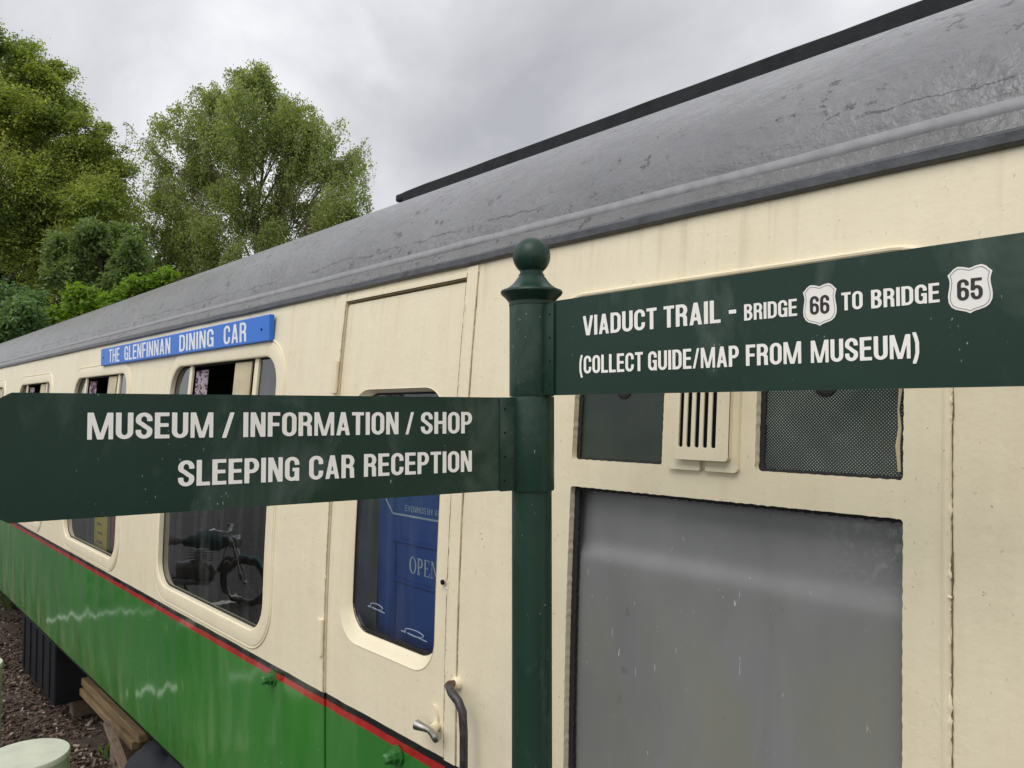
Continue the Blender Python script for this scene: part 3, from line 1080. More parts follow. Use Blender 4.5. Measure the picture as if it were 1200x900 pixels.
w0 = make_window(WC[0])
for cx in WC[1:]:
    copy_tree(w0, coach, (cx, 0, 0))
copy_tree(w0, coach, (1.3, 0, 0))

# ---- passenger door
dm = lambda u, v, h: (u, wy(v, h), v)
GX0, GX1, GZ0, GZ1 = -2.152, -1.690, 1.508, 2.252
BL, BR, BB, BT = .036, .004, .036, .012       # bevel widths: hinge side, lock side, sill, head       # door glass
b = MB()
DD0, DD1 = DX0 + .004, DX1 - .004
LEAF = -.005
leaf = minus(rrect(DD0, DD1, ZB, DZ1 - .008, .012), rrect(GX0 - BL, GX1 + BR, GZ0 - BB, GZ1 + BT, .10))
msheet(b, leaf, DD0 - .01, DD1 + .01, ZB - .01, DZ1 + .01, .0075, lambda u, v, h: (u, wy(v, h + LEAF), v), .035, .12)
door = b.build('door', 'livery', coach)
b = MB()
# bevelled recess round the glass: wide on hinge side and sill
def corner_ring(x0, x1, z0, z1, r, n=10, m=12):
    pts = []
    cs = ((x1 - r, z1 - r, 0), (x0 + r, z1 - r, 90), (x0 + r, z0 + r, 180), (x1 - r, z0 + r, 270))
    for i, (cx, cz, a) in enumerate(cs):
        arcp = [(cx + r * math.cos(R_(a + 90 * k / n)), cz + r * math.sin(R_(a + 90 * k / n))) for k in range(n + 1)]
        pts += arcp
        c2 = cs[(i + 1) % 4]
        nx = (c2[0] + r * math.cos(R_(c2[2])), c2[1] + r * math.sin(R_(c2[2])))
        p = arcp[-1]
        pts += [(p[0] + (nx[0] - p[0]) * k / m, p[1] + (nx[1] - p[1]) * k / m) for k in range(1, m)]
    return pts
def ringset(t):
    """t=0 outer edge, 1 = glass edge"""
    return corner_ring(GX0 - BL * (1 - t), GX1 + BR * (1 - t), GZ0 - BB * (1 - t), GZ1 + BT * (1 - t), .10 - .010 * t)
rings = []
for t, h in ((-.10, LEAF - .0005), (0, LEAF + .002), (.06, LEAF), (.5, LEAF - .010), (.9, LEAF - .019), (1, LEAF - .024), (1.0, LEAF - .04)):
    rings.append([(x, wy(z, h), z) for x, z in ringset(t)])
n = len(rings[0])
b.add([p for q in rings for p in q], [(i * n + k, i * n + (k + 1) % n, (i + 1) * n + (k + 1) % n, (i + 1) * n + k) for i in range(len(rings) - 1) for k in range(n)])
dwin = b.build('window_recess', 'cream', door, smooth=40)
b = MB()
curved_rect(b, GX0 - .01, GX1 + .01, GZ0 - .01, GZ1 + .01, LEAF - .028)
b.build('pane', 'glass', door)
b = MB()
n8 = corner_ring(GX0, GX1, GZ0, GZ1, .090)
rr_ = []
for q, (off, h) in enumerate(((0.001, LEAF - .022), (0.001, LEAF - .0275), (.01, LEAF - .0275))):
    rg = []
    for i, (x, z) in enumerate(n8):
        jag = (.002 + .006 * abs(math.sin(i * 1.7) * math.sin(i * .63))) if q else 0
        ins = off + jag if q == 2 else off
        rg.append((np.clip(x, GX0 + ins, GX1 - ins), wy(z, h), np.clip(z, GZ0 + ins, GZ1 - ins)))
    rr_.append(rg)
b.add([p for q in rr_ for p in q], [(i * n + k, i * n + (k + 1) % n, (i + 1) * n + (k + 1) % n, (i + 1) * n + k) for i in range(2) for k in range(n)])
b.build('perished_seal', 'rubber', door)
# ring marks stuck to the glass near the sill
for cx, cz, rx in ((-2.015, 1.597, .034), (-1.815, 1.560, .046)):
    b = MB()
    yy = wy(cz, LEAF - .0235)
    pts = [(cx - rx * 1.4, yy, cz - .006), (cx - rx * .9, yy, cz - .007)] + [(cx + rx * math.cos(t), yy, cz + .0085 * math.sin(t)) for t in np.linspace(math.pi * 1.15, -math.pi * .75, 24)] + [(cx + rx * 1.35, yy, cz - .011)]
    b.tube(pts, .0019, 5)
    b.build('ring_mark', 'old_line', door)
# dark gap backing behind the leaf
def smooth_noise(n, k):
    v = RNG.random(n + 2 * k)
    return np.convolve(v, np.ones(k) / k, 'same')[k:k + n] * .7 + RNG.random(n) * .3


def rough_strip(q, x, z0, z1, w, h):
    """ragged line of dirt in a vertical joint"""
    zz = np.arange(z0, z1, .008)
    n = len(zz)
    l, r = (np.clip((smooth_noise(n, 9) - .28) * 3.4, .12, 2.2) * w / 2 for _ in range(2))
    c = x + (smooth_noise(n, 15) - .5) * .0016
    for k in range(n - 1):
        q.quad((c[k] - l[k], wy(zz[k], h), zz[k]), (c[k] + r[k], wy(zz[k], h), zz[k]), (c[k + 1] + r[k + 1], wy(zz[k + 1], h), zz[k + 1]), (c[k + 1] - l[k + 1], wy(zz[k + 1], h), zz[k + 1]))


def paint_runs(q, x, z0, z1, rmax, h):
    """one lumpy bead of old paint along a seam"""
    zz = np.arange(z0, z1, .006)
    n = len(zz)
    r = np.clip((smooth_noise(n, 5) - .42) * 4, .10, 1.3) * rmax
    c = x + (smooth_noise(n, 11) - .5) * .004
    q.tube([(c[k], wy(zz[k], h), zz[k]) for k in range(n)], list(r), 7)


def wob(U, V, a=.0012):
    return a * (np.sin(U * 310 + 3 * np.sin(V * 90)) * .5 + np.sin(V * 270 + 2 * np.sin(U * 130)) * .5 + .6 * np.sin(U * 730 + V * 510) + .5 * np.sin(V * 1150 - U * 290))


def one(name, mat, parent, *args, fn=slab, **kw):
    q = MB()
    fn(q, *args)
    return q.build(name, mat, parent, **kw)


one('door_rebate', 'black', coach, DX0 - .002, DX0 + .03, ZB, DZ1, -.052, -.047, 12)
one('door_rebate', 'black', coach, DX1 - .03, DX1 + .002, ZB, DZ1, -.052, -.047, 12)
one('door_rebate', 'black', coach, DX0 + .031, DX1 - .031, DZ1 - .03, DZ1, -.052, -.047, 2)
# trims and dirty joints round the door opening
one('door_trim', 'cream', coach, DX0 - .043, DX0 - .0025, 1.278, DZ1 + .030, -.004, .004, 14)
one('door_trim', 'cream', coach, DX0 - .0005, DX1 + .0005, DZ1 + .003, DZ1 + .016, -.004, .006, 2)
one('door_trim', 'cream', coach, DX1 + .0025, DX1 + .046, 1.278, DZ1 + .030, -.004, .005, 14)
one('joint', 'grime', coach, DX0 - .0445, 1.278, DZ1 + .02, .0028, .0013, fn=rough_strip)
one('joint', 'grime', coach, DX0 - .0005, 1.278, DZ1, .0034, .0046, fn=rough_strip)
one('paint_run', 'cream', coach, DX0 - .0042, 1.30, 2.5, .0034, .004, fn=paint_runs, smooth=60)
one('paint_run', 'cream', coach, DX1 + .0045, 1.30, 2.5, .0026, .005, fn=paint_runs, smooth=60)
one('joint', 'grime', coach, DX0 + .001, DX1 - .001, DZ1 + .0005, DZ1 + .003, -.003, .002, 2)
one('joint', 'grime', coach, DX1 + .0005, 1.278, DZ1 + .02, .0030, .0054, fn=rough_strip)
one('joint', 'grime', coach, DX1 + .0475, 1.278, DZ1 + .02, .0024, .0013, fn=rough_strip)
one('door_pillar', 'pillar', coach, -2.235, -2.150, .80, 2.50, -.115, -.040, 6)
for z0, z1 in ((2.255, 2.362), (1.398, 1.512)):
    b = MB()
    b.tube([(DX0 - .012, wy(z0, .008), z0), (DX0 - .012, wy(z1, .008), z1)], .011, 12)
    hg = b.build('hinge', 'cream', coach, smooth=40)
    b = MB()
    slab(b, DX0 - .045, DX0 - .018, z0 + .003, z1 - .003, -.002, .0075, 3)
    b.build('hinge_leaf', 'cream', hg)
# lever handle: rounded plate, spindle, dog-bone lever
b = MB()
ell = lambda U, V: np.hypot((U + 1.677) / .020, (V - 1.366) / .040) * .02 - .02
msheet(b, ell, -1.705, -1.65, 1.32, 1.41, .003, lambda u, v, h: (u, wy(v, h + LEAF + .008), v), .012)
b.tube([(-1.668, wy(1.352, LEAF), 1.352), (-1.652, wy(1.352, .022), 1.352)], .013, 14)
b.build('handle_plate', 'cream', door)
b = MB()
pts, rad = [], []
for t in np.linspace(0, 1, 17):
    x, z = -1.706 + .103 * t, 1.357 - .007 * t
    pts.append((x, wy(1.353, .036 + .004 * math.cos(t * 6.28)), z))
    rad.append(.0085 + .0065 * abs(2 * t - 1) ** 1.5 if 0 < t < 1 else .007)
b.tube(pts, rad, 14)
hd = b.build('lever_handle', 'steel', door, smooth=50)
b = MB()
b.lathe([(.007, 0), (.007, .004), (.003, .005)], (0, 0, 0), 14, Matrix.Translation((-1.649, wy(1.736, .001), 1.736)) @ Matrix.Rotation(R_(90), 4, 'X'))
b.build('keyhole', 'black', coach)
# grab rail
b = MB()
pts = [(-1.578, wy(1.490, .008), 1.492), (-1.562, wy(1.49, .040), 1.493), (-1.535, wy(1.49, .052), 1.488), (-1.508, wy(1.47, .052), 1.474), (-1.493, wy(1.45, .050), 1.452), (-1.487, wy(1.40, .050), 1.40),
       (-1.485, wy(1.2, .050), 1.20), (-1.485, wy(.95, .050), .95), (-1.490, wy(.90, .045), .90), (-1.505, wy(.87, .03), .87), (-1.52, wy(.86, .0), .86)]
b.tube(pts, [.009, .011, .0115, .0115, .011, .0105, .0105, .0105, .0105, .0105, .0105], 12)
rail = b.build('grab_rail', 'rail_grey', coach, smooth=50)
for x, z in ((-1.575, 1.489), (-1.52, .86)):
    b = MB()
    b.lathe([(.017, 0), (.017, .008), (.013, .012), (.012, .03)], (0, 0, 0), 18, Matrix.Translation((x, wy(z, .0), z)) @ Matrix.Rotation(R_(90), 4, 'X'))
    b.build('mounting_boss', 'cream', rail, smooth=40)
b = MB()
b.tube([(-1.569, wy(1.49, .030), 1.4925), (-1.5655, wy(1.49, .0335), 1.493), (-1.562, wy(1.49, .0405), 1.493)], [.0125, .0128, .0120], 12)
b.build('rust_patch', 'rust', rail, smooth=50)
# green filler caps
b = MB()
capm = lambda x, z: Matrix.Translation((x, wy(z, -.002), z)) @ Matrix.Rotation(R_(90), 4, 'X')
b.lathe([(.030, 0), (.030, .006), (.022, .008), (.021, .022), (.016, .024), (.016, .040), (.011, .046)], (0, 0, 0), 8, capm(-2.645, 1.228))
cap = b.build('filler_cap', 'knob_green', coach, smooth=30, origin=(-2.645, 0, 1.228))
copy_tree(cap, coach, (-1.850, 0, 1.214))
# panel seams: narrow raised strips on the cream side
one('joint', 'grime', coach, -.4050, ZB, 2.40, .0028, .0014, fn=rough_strip)
one('paint_run', 'cream', coach, -.4085, 1.3, 2.38, .0042, .003, fn=paint_runs, smooth=60)
# ---- lavatory window surround with obscured pane, two mesh lights and a ventilator
b = MB()
PH = .006
rough = lambda f: (lambda U, V: f(U, V) + wob(U, V, .0006))
sur = minus(rrect(-1.268, -.4135, 1.06, 2.466, .085), rough(rrect(BX0, BX1, 1.20, 2.027, .006)), rough(rrect(BX0, -.941, 2.087, 2.395, .006)), rough(rrect(-.733, BX1 - .001, 2.087, 2.395, .006)))
msheet(b, sur, -1.28, -.40, 1.05, 2.48, .0042, lambda u, v, h: (u, wy(v, h + PH), v), .016, .1)
surround = b.build('window_surround', 'cream', coach)
b = MB()
frame_sweep(b, -1.268, -.4135, 1.06, 2.466, .085, [(-.004, PH - .001), (-.003, PH + .003), (.001, PH + .004), (.005, PH), (.007, -.002)])
b.build('surround_bead', 'cream', surround, smooth=40)
b = MB()
zz = np.concatenate((np.linspace(1.17, 1.80, 12), np.linspace(1.82, 1.96, 40), np.linspace(1.98, 2.05, 6)))
def highlight_step(z):
    # step put into the pane's shape to imitate the soft bright highlight band
    t = (z - 1.886)
    return .0150 * (.5 - .5 * math.tanh(t / .015))
xx = np.linspace(BX0 - .01, BX1 + .01, 20)
for i in range(len(xx) - 1):
    for k in range(len(zz) - 1):
        f = lambda x, z: (x, wy(z, -.036 + highlight_step(z)), z)
        b.quad(f(xx[i], zz[k]), f(xx[i + 1], zz[k]), f(xx[i + 1], zz[k + 1]), f(xx[i], zz[k + 1]))
b.build('obscured_pane', 'frosted', surround, smooth=60)
one('mesh_pane', 'wire', surround, BX0 - .01, -.93, 2.08, 2.41, -.014, 5, fn=curved_rect)
one('mesh_pane', 'wire', surround, -.745, BX1 + .01, 2.08, 2.41, -.014, 5, fn=curved_rect)
def seal(q, x0, x1, z0, z1, wl, wr_, wt, wb, h):
    """bead of black glazing compound with a ragged inner edge"""
    inner = rrect(x0 + wl, x1 - wr_, z0 + wb, z1 - wt, .003)
    outer = rrect(x0 - .004, x1 + .004, z0 - .004, z1 + .004, .002)
    msheet(q, minus(outer, lambda U, V: inner(U, V) + wob(U, V, .0011)), x0 - .006, x1 + .006, z0 - .006, z1 + .006, .0018, lambda u, v, hh: (u, wy(v, h + hh), v), .008, .1)


one('glazing_seal', 'rubber', surround, BX0, BX1, 1.2, 2.027, .014, .004, .008, .004, -.010, fn=seal)
one('glazing_seal', 'rubber', surround, BX0, -.941, 2.087, 2.395, .010, .004, .006, .004, -.0095, fn=seal)
one('glazing_seal', 'rubber', surround, -.733, BX1 - .001, 2.087, 2.395, .010, .007, .006, .005, -.0095, fn=seal)
for x in (-1.062, -.612):
    b = MB()
    b.lathe([(.020, 0), (.020, .003), (.015, .0045)], (0, 0, 0), 18, Matrix.Translation((x, wy(2.243, -.0135), 2.243)) @ Matrix.Rotation(R_(90), 4, 'X'))
    b.build('window_catch', 'rubber', surround)
b = MB()
pl = [(-.486, 2.10), (-.489, 2.14), (-.486, 2.17), (-.489, 2.20), (-.486, 2.23), (-.488, 2.30), (-.486, 2.37)]
b.tube([(x, wy(z, -.010), z) for x, z in pl], [.0025, .004, .003, .0015, .003, .002, .003], 6)
b.build('old_putty', 'cream_cloth', surround)
# ventilator: base plate with notch, hooded box, five slots
b = MB()
plate = minus(rrect(-.918, -.763, 2.082, 2.40, .008), rrect(-.845, -.833, 2.06, 2.104, .004))
msheet(b, plate, -.925, -.755, 2.075, 2.41, .0028, lambda u, v, h: (u, wy(v, h + PH + .009), v), .010)
vent = b.build('ventilator', 'cream', coach)
b = MB()
slots = [rrect(x - .0050, x + .0050, 2.127, 2.37, .003) for x in (-.882, -.8635, -.845, -.8265, -.808)]
hood = minus(rrect(-.896, -.776, 2.103, 2.392, .008), *slots)
msheet(b, hood, -.899, -.771, 2.098, 2.40, .0019, lambda u, v, h: (u, wy(v, h + PH + .022), v), .003)
msheet(b, minus(rrect(-.896, -.776, 2.103, 2.392, .008), rrect(-.893, -.779, 2.106, 2.389, .006)), -.899, -.771, 2.098, 2.40, .0019, lambda u, v, h: (u, wy(v, h + PH + .0215), v), .0124)
b.build('louvre_hood', 'cream', vent)
b = MB()
curved_rect(b, -.892, -.794, 2.11, 2.385, PH + .0096, 4)
b.build('slot_backing', 'black', vent)
# battery box and bogie under the frame
b = MB()
b.box((-6.78, 1.80, .32), (1.13, 1.0, .44), bevel=.012)
bb = b.build('battery_box', 'box_black', coach)
for k in range(5):
    b = MB()
    b.box((-7.22 + k * .22, 1.297, .33), (.012, .012, .40))
    b.build('batten', 'box_black', bb)
for xc in (-15.2, -0.2):
    b = MB()
    b.box((xc, 1.74, .42), (2.6, .07, .16), bevel=.02)
    bg_ = b.build('bogie_frame', 'black', coach)
    for dx in (-.95, .95):
        b = MB()
        b.box((xc + dx, 1.70, .36), (.3, .16, .3), bevel=.03)
        b.build('axle_box', 'black', bg_)
        for y in (1.93, 3.37):
            b = MB()
            b.lathe([(.46, 0), (.46, .03), (.42, .04), (.42, .10), (.3, .11), (.12, .14)], (0, 0, 0), 36, Matrix.Translation((xc + dx, y + .05, .44)) @ Matrix.Rotation(R_(90), 4, 'X'))
            b.build('wheel', 'rust', coach, smooth=35)

# ------------------------------------------------------------------ blue name board
b = MB()
BXA, BXB, BZA, BZB = -5.145, -2.802, 2.467, 2.570
b.box(((BXA + BXB) / 2, wy(2.52, .016), (BZA + BZB) / 2), (BXB - BXA, .022, BZB - BZA), bevel=.003)
nb = thing('name_board', (-3.97, 1.32, 2.474), 'long blue board with white capitals fixed under the carriage gutter', 'sign')
b.build('board', 'name_blue', nb)
b = MB()
yl = wy(2.52, .016) - .011 - .0006
nm = lambda u, v, h: (u, yl, v)
for t, a, c in (('THE', -4.968, -4.758), ('GLENFINNAN', -4.664, -3.909), ('DINING', -3.785, -3.357), ('CAR', -3.245, -3.012)):
    letters(b, t, a, c, 2.478, .080, nm, s=.165, h=.125, gap=.10)
b.build('lettering', 'letter_white', nb)
for x in (-2.87, -5.09):
    b = MB()
    b.lathe([(.005, 0), (.005, .002), (.003, .003)], (0, 0, 0), 10, Matrix.Translation((x, yl, 2.515)) @ Matrix.Rotation(R_(90), 4, 'X'))
    b.build('screw', 'black', nb)

# ------------------------------------------------------------------ things behind the glass
bp = thing('notice_panel', (-1.9, 1.36, .78), 'dark blue panelled notice board with pale lettering behind the carriage door window', 'notice board')
PY = 1.362
b = MB()
b.box((-1.78, PY + .012, 1.62), (.70, .024, 1.66), bevel=.004)
b.build('board', 'panel_blue', bp)
for xa, za, xb, zb, wr_ in ((-2.028, 1.792, -1.55, 1.792, .013), (-2.028, 1.668, -1.55, 1.668, .013), (-2.028, 1.50, -2.028, 1.792, .008)):
    b = MB()
    b.tube([(xa, PY, za), (xb, PY, zb)], wr_, 8, True, .6)
    b.build('moulding', 'panel_blue', bp, smooth=50)
b = MB()
P = [(-2.085, 2.10), (-2.085, 1.915), (-2.045, 1.872), (-1.62, 1.872), (-1.58, 1.915), (-1.58, 2.10)]
for i in range(len(P) - 1):
    (xa, za), (xb, zb) = P[i], P[i + 1]
    d = Vector((xb - xa, 0, zb - za)).normalized()
    nrm = Vector((-d.z, 0, d.x)) * .003
    A, B_ = Vector((xa, PY - .0006, za)), Vector((xb, PY - .0006, zb))
    b.quad(A - nrm, B_ - nrm, B_ + nrm, A + nrm)
pm = lambda u, v, h: (u, PY - .0008, v)
letters(b, 'EVENINGS BY ARRANGEMENT', -1.975, -1.655, 1.886, .018, pm, s=.10, h=.09, gap=.12, res=1 / 24)
# serif OPEN
def serif(ch, x0, z0, cap):
    k = cap
    tk, th, se = .15, .055, .06
    bars = {'O': (.72, []), 'P': (.58, [[(.13, 0), (.13, 1)]]), 'E': (.62, [[(.13, 0), (.13, 1)]]), 'N': (.74, [])}
    w = bars[ch][0]
    if ch == 'O':
        f = minus(lambda U, V: np.hypot((U - .36) / .36, (V - .5) / .52) * .36 - .36, lambda U, V: np.hypot((U - .36) / .22, (V - .5) / .46) * .22 - .22)
    elif ch == 'P':
        stem = rrect(.08, .22, 0, 1, .001)
        bowl = minus(rrect(.1, .58, .42, 1, .27), rrect(.12, .44, .48, .945, .2))
        f = lambda U, V: np.minimum(np.minimum(stem(U, V), bowl(U, V)), np.minimum(rrect(0, .31, 0, .05, .001)(U, V), rrect(0, .3, .95, 1, .001)(U, V)))
    elif ch == 'E':
        parts = [rrect(.08, .22, 0, 1, .001), rrect(0, .6, 0, .055, .001), rrect(0, .57, .945, 1, .001), rrect(.1, .42, .48, .535, .001), rrect(.56, .62, 0, .24, .001), rrect(.52, .57, .77, 1, .001), rrect(.39, .43, .4, .62, .001)]
        f = lambda U, V: np.min([p(U, V) for p in parts], axis=0)
    else:
        parts = [rrect(.09, .14, 0, 1, .001), rrect(.60, .65, 0, 1, .001), poly_sdf([(.08, 1), (.22, 1), (.65, 0), (.56, 0)]), rrect(0, .24, 0, .05, .001), rrect(0, .2, .95, 1, .001), rrect(.5, .74, .95, 1, .001)]
        f = lambda U, V: np.min([p(U, V) for p in parts], axis=0)
    msheet(b, f, -.03, w + .03, -.04, 1.04, 1 / 36, lambda u, v, h: (x0 + u * k, PY - .0008, z0 + v * k))
    return w * k
x = -1.952
for ch in 'OPEN':
    x += serif(ch, x, 1.700, .050) + .0045
b.build('lettering', 'panel_line', bp)

ys_ = thing('yellow_notice', (-5.2, 1.33, .78), 'tall narrow yellow notice inside the second carriage window', 'notice')
b = MB()
b.box((-5.22, 1.335, 1.5), (.28, .016, 1.44), bevel=.003)
b.build('board', 'yellow_paint', ys_)
for k in range(9):
    b = MB()
    b.box((-5.24 + .012 * (k % 2), 1.3255, 1.38 + k * .055), (.12 - .02 * (k % 3), .002, .014))
    b.build('printed_bar', 'brown_cloth', ys_)
rc = MB()
for k in range(7):
    rc.tube([(-5.02 + k * .036, 1.36 + .012 * (k % 2), .80), (-5.02 + k * .036, 1.36 + .012 * (k % 2), 2.2)], .022, 8)
tag(rc.build('red_curtain', 'maroon_cloth', None, smooth=50), 'dark red curtain hanging inside beside the yellow notice', 'curtain')

# ------------------------------------------------------------------ fingerpost
PC = Vector((-0.972, 0.938, 0))
ZC = CAMZ + 0.0151
fp = thing('fingerpost', (PC.x, PC.y, 0), 'dark green fingerpost with ball finial and two white lettered arms beside the carriage', 'signpost')
b = MB()
b.lathe([(.062, .0), (.062, .04), (.05, .06), (.0352, .09), (.0352, ZC + .172)], PC, 48)
b.build('post', 'sign_green', fp, smooth=35)
b = MB()
zt = ZC + .167
fin = [(.036, zt + .001), (.0405, zt + .002), (.0405, zt + .0085), (.0425, zt + .0105), (.047, zt + .016), (.0535, zt + .0215), (.0555, zt + .025), (.0545, zt + .0285), (.047, zt + .031), (.039, zt + .036), (.031, zt + .0435), (.0255, zt + .0515),
       (.0230, zt + .0545), (.0230, zt + .0580), (.0205, zt + .0595), (.0205, zt + .0625)]
zc_ = zt + .0925
for t in np.linspace(-52, 88, 22):
    fin.append((.0338 * math.cos(R_(t)), zc_ - .0015 + .0338 * math.sin(R_(t))))
b.lathe(fin, PC, 48)
b.build('finial', 'sign_green', fp, smooth=28)


def arm(direction, nrm, u0, u1, tip, z0, z1, sleeve, sname, u_fl):
    d, nv = Vector(direction), Vector(nrm)
    zm = (z0 + z1) / 2
    b = MB()
    pts = [(u0, z0), (u1, z0), (tip, zm - .012), (tip, zm + .012), (u1, z1), (u0, z1)]
    ft = .0045
    mf = lambda u, v, h: tuple(PC + d * u + nv * (ft + h) + Vector((0, 0, ZC + v)))
    mb_ = lambda u, v, h: tuple(PC + d * u - nv * (ft + h) + Vector((0, 0, ZC + v)))
    f = poly_sdf(pts)
    lo, hi = min(u0, tip) - .01, max(u0, tip) + .01
    msheet(b, f, lo, hi, z0 - .006, z1 + .006, .004, mf, ft * 2)
    msheet(b, f, lo, hi, z0 - .006, z1 + .006, .004, mb_, 0)
    a = b.build('sign_arm', 'sign_green', fp)
    # sleeve clamped round the post, with riveted flange
    b = MB()
    b.lathe([(.0356, ZC + sleeve[0]), (.0392, ZC + sleeve[0]), (.0397, ZC + sleeve[0] + .0015), (.0397, ZC + sleeve[1] - .0015), (.0392, ZC + sleeve[1]), (.0356, ZC + sleeve[1])], PC, 48)
    s_ = 1 if u1 > 0 else -1
    ua, ub = s_ * .028, s_ * u_fl
    for sg in (1, -1):
        c = PC + d * (ua + ub) / 2 + nv * sg * .0068 + Vector((0, 0, ZC + (sleeve[0] + sleeve[1]) / 2))
        rot = Matrix(((d.x, nv.x, 0), (d.y, nv.y, 0), (0, 0, 1))).to_4x4()
        b.box(c, (abs(ub - ua), .0042, sleeve[1] - sleeve[0] - .003), rot, .001)
    b.build('clamp_sleeve', 'sign_green', a, smooth=30)
    for k in range(4):
        b = MB()
        z = ZC + sleeve[0] + (sleeve[1] - sleeve[0]) * (.12 + .25 * k)
        c = PC + d * (s_ * (abs(u_fl) - .0085)) + nv * .0088
        q = Vector((0, 0, 1)).rotation_difference(nv).to_matrix().to_4x4()
        b.lathe([(.0022, 0), (.0022, .0005), (.0010, .0011)], c + Vector((0, 0, z)), 10, q)
        b.build('rivet', 'black', a)
    return a, d, nv, ft


# arm parallel to the carriage
a1, d1, n1, ft = arm((1, 0, 0), (0, -1, 0), .030, .753, .86, .0095, .1712, (.0085, .1695), 'right', .0625)
b = MB()
def on(dv, nv, h0=.0052):
    return lambda u, v, h: tuple(PC + dv * u + nv * h0 + Vector((0, 0, ZC + v)))
f1 = on(d1, n1)
letters(b, 'VIADUCT TRAIL', .1277, .386, .1066, .0322, f1)
letters(b, '-', .3990, .4105, .1085, .0322, f1)
letters(b, 'BRIDGE', .4225, .4984, .1060, .0222, f1)
letters(b, 'TO', .556, .5819, .1068, .0222, f1)
letters(b, 'BRIDGE', .5918, .6672, .1060, .0222, f1)
letters(b, '(COLLECT', .1185, .250, .0440, .0292, f1, space=.3)
letters(b, 'GUIDE/MAP', .2599, .4139, .0440, .0290, f1)
letters(b, 'FROM', .4245, .5034, .0442, .0286, f1)
letters(b, 'MUSEUM)', .5159, .6453, .0440, .0283, f1)


def shield(u0, u1, z0, z1, k=0.0):
    w, hgt = (u1 - u0), (z1 - z0)
    half = [(0, 1.0 - .055), (.14, .985), (.27, 1.0), (.37, .955), (.42, .905), (.455, .875), (.50, .84), (.47, .76), (.452, .68), (.462, .58), (.487, .47), (.498, .37), (.485, .26), (.43, .165), (.34, .105), (.22, .072), (.10, .045), (0, 0)]
    pts = [(x, y) for x, y in half] + [(-x, y) for x, y in half[-2:0:-1]]
    cx = (u0 + u1) / 2
    out_ = [(cx + x * w * 1.0, z0 + y * hgt) for x, y in pts]
    g_ = poly_sdf(out_)
    return lambda U, V: g_(U, V) + k


for u0, u1 in ((.5065, .5502), (.6757, .7199)):
    msheet(b, shield(u0, u1, .0905, .1432), u0 - .003, u1 + .003, .088, .146, .0007, f1)
b.build('lettering', 'letter_cream', a1)
b = MB()
f1b = on(d1, n1, .0056)
for (u0, u1), t in (((.5065, .5502), '66'), ((.6757, .7199), '65')):
    ring = minus(shield(u0, u1, .0905, .1432, .0021), shield(u0, u1, .0905, .1432, .0026))
    msheet(b, ring, u0 - .003, u1 + .003, .088, .146, .00045, f1b)
    c = (u0 + u1) / 2
    letters(b, t, c - .0126, c + .0126, .1052, .0236, f1b, s=.175, h=.14, gap=.07)
b.build('number_print', 'letter_black', a1)

# arm square to the carriage, reaching out on the photographer's left
dl = Vector((0.17365, 0.98481, 0))
nl = Vector((0.98481, -0.17365, 0))
a2, d2, n2, ft = arm(dl, nl, -.030, -.771, -.88, -.1535, .0058, (-.1565, .0075), 'left', .0700)
b = MB()
f2 = on(d2, n2)
letters(b, 'MUSEUM', -.6889, -.5356, -.0536, .0346, f2)
letters(b, '/', -.5243, -.5074, -.0545, .0355, f2)
letters(b, 'INFORMATION', -.4955, -.2574, -.0540, .0350, f2)
letters(b, '/', -.2456, -.2308, -.0545, .0355, f2)
letters(b, 'SHOP', -.2187, -.1241, -.0546, .0356, f2)
letters(b, 'SLEEPING', -.5802, -.4152, -.1193, .0352, f2)
letters(b, 'CAR', -.4005, -.3300, -.1190, .0352, f2)
letters(b, 'RECEPTION', -.3150, -.1241, -.1186, .0350, f2)
b.build('lettering', 'letter_cream', a2)

# ------------------------------------------------------------------ bollards, timber, sack
def bollard(x, y, label):
    t = thing('bollard', (x, y, 0), label, 'bollard', 'pale green bollards in front of the carriage')
    b = MB()
    b.lathe([(.148, 0), (.148, .82), (.150, .826)], (x, y, 0), 48)
    b.build('shaft', 'bollard', t, smooth=30)
    b = MB()
    b.lathe([(.150, .8262), (.1525, .830), (.1525, .845), (.149, .852), (.10, .8535), (.0, .854)][:-1] + [(.004, .854)], (x, y, 0), 48)
    b.build('cap', 'bollard', t, smooth=30)
    return t


bollard(-3.517, 0.643, 'squat pale green round bollard nearest the camera at bottom left')
bollard(-4.93, 0.634, 'pale green bollard just entering the left edge beside the bark chips')

for k, (z, y) in enumerate(((.235, 1.50), (.165, 1.49))):
    b = MB()
    b.box((-5.75 - .05 * k, y, z), (1.70 - .1 * k, .055, .05), bevel=.005)
    o = b.build('timber_beam', 'timber')
    tag(o, ('upper' if k == 0 else 'lower') + ' of two pale sawn timber beams under the green carriage side', 'timber beam', 'timber beams under the carriage')
for x, lb in ((-6.4, 'dark timber packing block under the far end of the pale beams'), (-5.35, 'dark timber packing block under the near end of the pale beams')):
    b = MB()
    b.box((x, 1.56, .02), (.10, .22, .225), bevel=.008)
    tag(b.build('timber_block', 'old_timber'), lb, 'timber block')
b = MB()
rot = Matrix.Rotation(R_(8), 4, 'X') @ Matrix.Rotation(R_(28), 4, 'Y')
p0, p1 = Vector((-5.19, 1.39, .24)), Vector((-4.62, 1.39, -.01))
dv = (p1 - p0)
q = Vector((1, 0, 0)).rotation_difference(dv.normalized()).to_matrix().to_4x4()
b.box((p0 + p1) / 2, (dv.length * 1.15, .050, .028), q, .004)
tag(b.build('leaning_plank', 'old_timber'), 'short weathered grey brown plank leaning near the timber beams', 'plank')
b = MB()
vs, fs = [], []
nu_, nv_ = 22, 14
